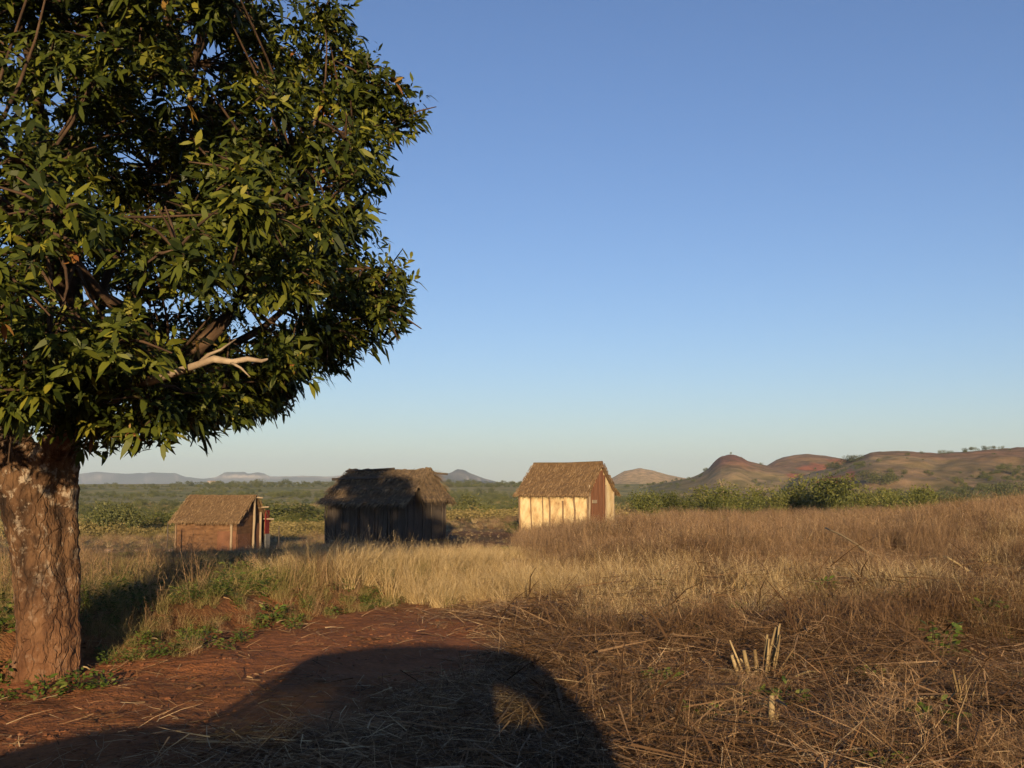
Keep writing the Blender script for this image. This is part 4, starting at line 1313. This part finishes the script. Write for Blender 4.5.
far_scatter('plain_scrub', 2000, -80, 640, 110, 480, row + row + dark[:1], .22, .65, lambda X, Y: sstep(.46, .6, .5 * fbm(X / 45, Y / 26, 51) + .5 * fbm(X / 190, Y / 90, 52)))
far_scatter('far_woodland', 5200, -120, 560, 420, 2600, dark + row[:2], .7, 1.5, lambda X, Y: sstep(.42, .58, fbm(X / 160, Y / 70, 91)), 1.3)
far_scatter('middle_woodland', 4200, -100, 560, 260, 1000, row + dark[:2], .4, 1.0, lambda X, Y: sstep(.4, .6, fbm(X / 90, Y / 60, 93)), 1.2)
far_scatter('hill_scrub', 6000, 600, 1150, 120, 760, dark + row[:2], .3, 1.0, lambda X, Y: .015 + .985 * sstep(.5, .62, .6 * fbm(X / 26, Y / 30, 62) + .4 * fbm(X / 90, Y / 70, 61)) * (1 - .6 * sstep(420, 620, Y)) * sstep(15, 9, ground(X, Y)))
far_scatter('plain_grass', 9000, -80, 640, 66, 420, straw_low, .4, .9, lambda X, Y: .35 + .65 * sstep(.55, .45, .5 * fbm(X / 45, Y / 26, 51) + .5 * fbm(X / 190, Y / 90, 52)), 1.0)

# pale bare tree before the cone hill
q = on_ground(723, 130); mb = MB(); top = at(723, 472, 130).z - q.z
mb.tube([(0, 0, -.2), (.1, 0, top * .4), (0, .05, top * .75)], [.16, .13, .08], 8)
for k in range(16):
    a = random.uniform(0, 6.28); z = top * random.uniform(.4, .75)
    e = (math.cos(a) * random.uniform(.5, 1.2), math.sin(a) * .8, z + random.uniform(.3, 1.0))
    mb.tube([(0, 0, z), (e[0] * .6, e[1] * .6, z + .2), e], [.08, .06, .03], 6)
o = mb.build('bare_tree', M['pale_wood'], None, True); o.location = q; o.scale = (.6, .6, 1)
tag(o, 'pale bare tree standing out before the cone shaped hill', 'tree')

# far white houses on the plain
def far_house(px, Y, wd, hh, label):
    q = on_ground(px, Y)
    root = empty('white_house', q, random.uniform(-.3, .3)); tag(root, label, 'house')
    mb = MB(); mb.box((0, 0, hh / 2), (wd, wd * .6, hh)); wl = mb.build('wall', M['white_wall'], root)
    rb = MB()
    a, b_ = wd / 2 + .3, wd * .3 + .3
    rb.add([(-a, -b_, hh), (a, -b_, hh), (a, b_, hh), (-a, b_, hh), (-a, 0, hh + wd * .16), (a, 0, hh + wd * .16)],
           [(0, 1, 5, 4), (2, 3, 4, 5), (0, 4, 3), (1, 2, 5), (0, 3, 2, 1)])
    rb.build('roof', M['rust_roof'], root)


far_house(211, 900, 6, 5.0, 'tiny white house on the plain above the reddish roof')
far_house(243, 1000, 9, 4, 'tiny long white house on the plain below the mesas')
far_house(309, 950, 11, 4, 'low white house far off nearest the dark hut')
far_house(166, 1000, 8, 3.5, 'faint pale house far off at the plain edge')

# ------------------------------------------------------------------ the car whose shadow lies on the track
def car():
    yn, yf = -.30, -1.95
    root = empty('offroad_car', (0, (yn + yf) / 2, 0))
    tag(root, 'dark off-road car whose long shadow lies across the track', 'car')
    hy = (yn - yf) / 2

    def slab(name, prof, y0, y1, mat, parent=root):
        mb = MB(); n = len(prof)
        vs = [(x, y0, z) for x, z in prof] + [(x, y1, z) for x, z in prof]
        fs = [tuple(range(n))[::-1], tuple(n + i for i in range(n))] + [(i, (i + 1) % n, n + (i + 1) % n, n + i) for i in range(n)]
        mb.add(vs, fs)
        return mb.build(name, mat, parent)
    lower = [(-3.25, .45), (-3.3, .8), (-3.2, 1.1), (-2.9, 1.2), (-2.55, 1.3), (-1.95, 1.36), (-1.9, 1.27), (.72, 1.25), (.76, 1.1), (.8, .7), (.76, .45),
             (.35, .42), (.25, .62), (.05, .75), (-.25, .75), (-.45, .62), (-.55, .42), (-1.9, .42), (-2.0, .62), (-2.2, .75), (-2.5, .75), (-2.7, .62), (-2.8, .42)]
    slab('body', lower, -hy, hy, M['car_paint'])
    # the roof, then pillars and panes on both sides
    slab('roof', [(-1.62, 1.80), (-1.55, 1.86), (-1.0, 1.95), (-.5, 1.96), (0, 1.92), (.3, 1.86), (.44, 1.78), (.42, 1.74), (.2, 1.84), (-.1, 1.88), (-1.0, 1.88), (-1.45, 1.83)], -hy, hy, M['car_paint'])
    for s in (-1, 1):
        y0, y1 = (hy - .06, hy) if s > 0 else (-hy, -hy + .06)
        for prof in ([(-1.93, 1.27), (-1.87, 1.27), (-1.56, 1.81), (-1.63, 1.80)], [(-1.1, 1.25), (-1.0, 1.25), (-1.0, 1.885), (-1.1, 1.885)],
                     [(-.08, 1.25), (.1, 1.25), (.08, 1.85), (-.08, 1.875)], [(.1, 1.25), (.6, 1.25), (.58, 1.36), (.1, 1.36)], [(.6, 1.25), (.74, 1.24), (.52, 1.64), (.44, 1.78), (.36, 1.80)]):
            slab('pillar', prof, y0, y1, M['car_paint'])
        ym = (y0 + y1) / 2
        slab('window', [(-1.86, 1.27), (-1.1, 1.26), (-1.1, 1.87), (-1.54, 1.81)], ym - .004, ym + .004, M['light_dimming'])
        slab('window', [(-1.0, 1.26), (-.08, 1.26), (-.08, 1.87), (-1.0, 1.88)], ym - .004, ym + .004, M['light_blocking'])
        slab('window', [(.1, 1.36), (.58, 1.36), (.36, 1.79), (.08, 1.85)], ym - .004, ym + .004, M['glass'])
    mb = MB()
    mb.add([(-1.93, -hy + .07, 1.38), (-1.93, hy - .07, 1.38), (-1.63, hy - .07, 1.78), (-1.63, -hy + .07, 1.78)], [(0, 1, 2, 3)]); mb.build('windscreen', M['glass'], root)
    slab('tailgate', [(.70, 1.33), (.74, 1.33), (.48, 1.76), (.44, 1.76)], -hy + .07, hy - .07, M['light_blocking'])
    for x in (-2.35, -.1):
        for y in (-hy + .13, hy - .13):
            mb = MB(); ring = []
            for k in range(24):
                a = 2 * math.pi * k / 24
                ring.append((math.cos(a), math.sin(a)))
            prof = [(.2, .1), (.33, .12), (.38, .08), (.38, -.08), (.33, -.12), (.2, -.1)]
            vs = [(x + cx * r_, y + w_, .38 + cz * r_) for r_, w_ in prof for cx, cz in ring]
            fs = [(j * 24 + i, j * 24 + (i + 1) % 24, (j + 1) * 24 + (i + 1) % 24, (j + 1) * 24 + i) for j in range(5) for i in range(24)]
            mb.add(vs, fs); wh = mb.build('wheel', M['rubber'], root, True)
            rb = MB(); rb.tube([(x, y - .07, .38), (x, y + .07, .38)], [.2, .2], 20); rb.build('rim', M['steel'], wh)
    for x, y in ((-1.35, -.4), (-1.35, .4)):
        mb = MB()
        mb.box((x, y, .72), (.5, .5, .16)); mb.box((x + .28, y, 1.08), (.14, .48, .66), Matrix.Rotation(.18, 3, 'Y')); mb.box((x + .36, y, 1.53), (.1, .28, .2))
        mb.build('seat', M['seat'], root)
    mb = MB(); mb.box((-.35, 0, .72), (.5, 1.3, .16)); mb.box((-.1, 0, .98), (.14, 1.3, .46)); mb.build('seat', M['seat'], root)


car()

# ------------------------------------------------------------------ haze, sky, sun, camera
mb = MB()
mb.box((0, 3500, 110), (20000, 15000, 300))
hz = mb.build('haze', [])
hm = bpy.data.materials.new('haze'); hm.use_nodes = True
nt = hm.node_tree; nt.nodes.clear()
o_ = nt.nodes.new('ShaderNodeOutputMaterial'); pv = nt.nodes.new('ShaderNodeVolumePrincipled')
pv.inputs['Color'].default_value = (.6, .8, 1, 1); pv.inputs['Density'].default_value = .000115
pv.inputs['Anisotropy'].default_value = 0.0
nt.links.new(pv.outputs[0], o_.inputs['Volume'])
hz.data.materials.append(hm); tag(hz, kind='stuff')

w = bpy.data.worlds.new('World'); sc.world = w; w.use_nodes = True
nt = w.node_tree; bg = nt.nodes['Background']
sk = nt.nodes.new('ShaderNodeTexSky'); sk.sky_type = 'NISHITA'; sk.sun_disc = False
sk.sun_elevation = SUN_EL; sk.sun_rotation = math.radians(180) + SUN_AZ
sk.air_density = 1.0; sk.dust_density = 0.2; sk.ozone_density = 2.2; sk.altitude = 0
tint = nt.nodes.new('ShaderNodeMix'); tint.data_type = 'RGBA'; tint.blend_type = 'MULTIPLY'
tint.inputs['Factor'].default_value = 1; tint.inputs['B'].default_value = (.945, 1.02, 1.34, 1)
nt.links.new(sk.outputs[0], tint.inputs['A']); nt.links.new(tint.outputs['Result'], bg.inputs[0])
bg.inputs[1].default_value = 0.052

sl = bpy.data.lights.new('sun', 'SUN'); sl.energy = 5.0; sl.angle = math.radians(.53); sl.color = (1.0, .72, .42)
so = bpy.data.objects.new('sun', sl); COL.objects.link(so)
d = Vector((math.sin(SUN_AZ) * math.cos(SUN_EL), math.cos(SUN_AZ) * math.cos(SUN_EL), -math.sin(SUN_EL)))
so.rotation_euler = d.to_track_quat('-Z', 'Y').to_euler(); so.location = (0, -5, 12)

cd = bpy.data.cameras.new('camera'); cam = bpy.data.objects.new('camera', cd); COL.objects.link(cam)
cd.sensor_width = 36; cd.lens = F / W * 36; cd.clip_start = .05; cd.clip_end = 30000
cam.location = (0, 0, CAMZ); cam.rotation_euler = (math.pi / 2 + PITCH, 0, 0)
sc.camera = cam

sc.view_settings.view_transform = 'Standard'; sc.view_settings.look = 'None'
sc.view_settings.gamma = 1; sc.view_settings.use_curve_mapping = False
sc.view_settings.exposure = 1.08
cy = sc.cycles
cy.use_denoising = True; cy.max_bounces = 5; cy.diffuse_bounces = 2; cy.glossy_bounces = 2; cy.transmission_bounces = 3
cy.transparent_max_bounces = 6; cy.volume_bounces = 0; cy.caustics_reflective = False; cy.caustics_refractive = False
cy.use_adaptive_sampling = True; cy.adaptive_threshold = .02; cy.sample_clamp_indirect = 5
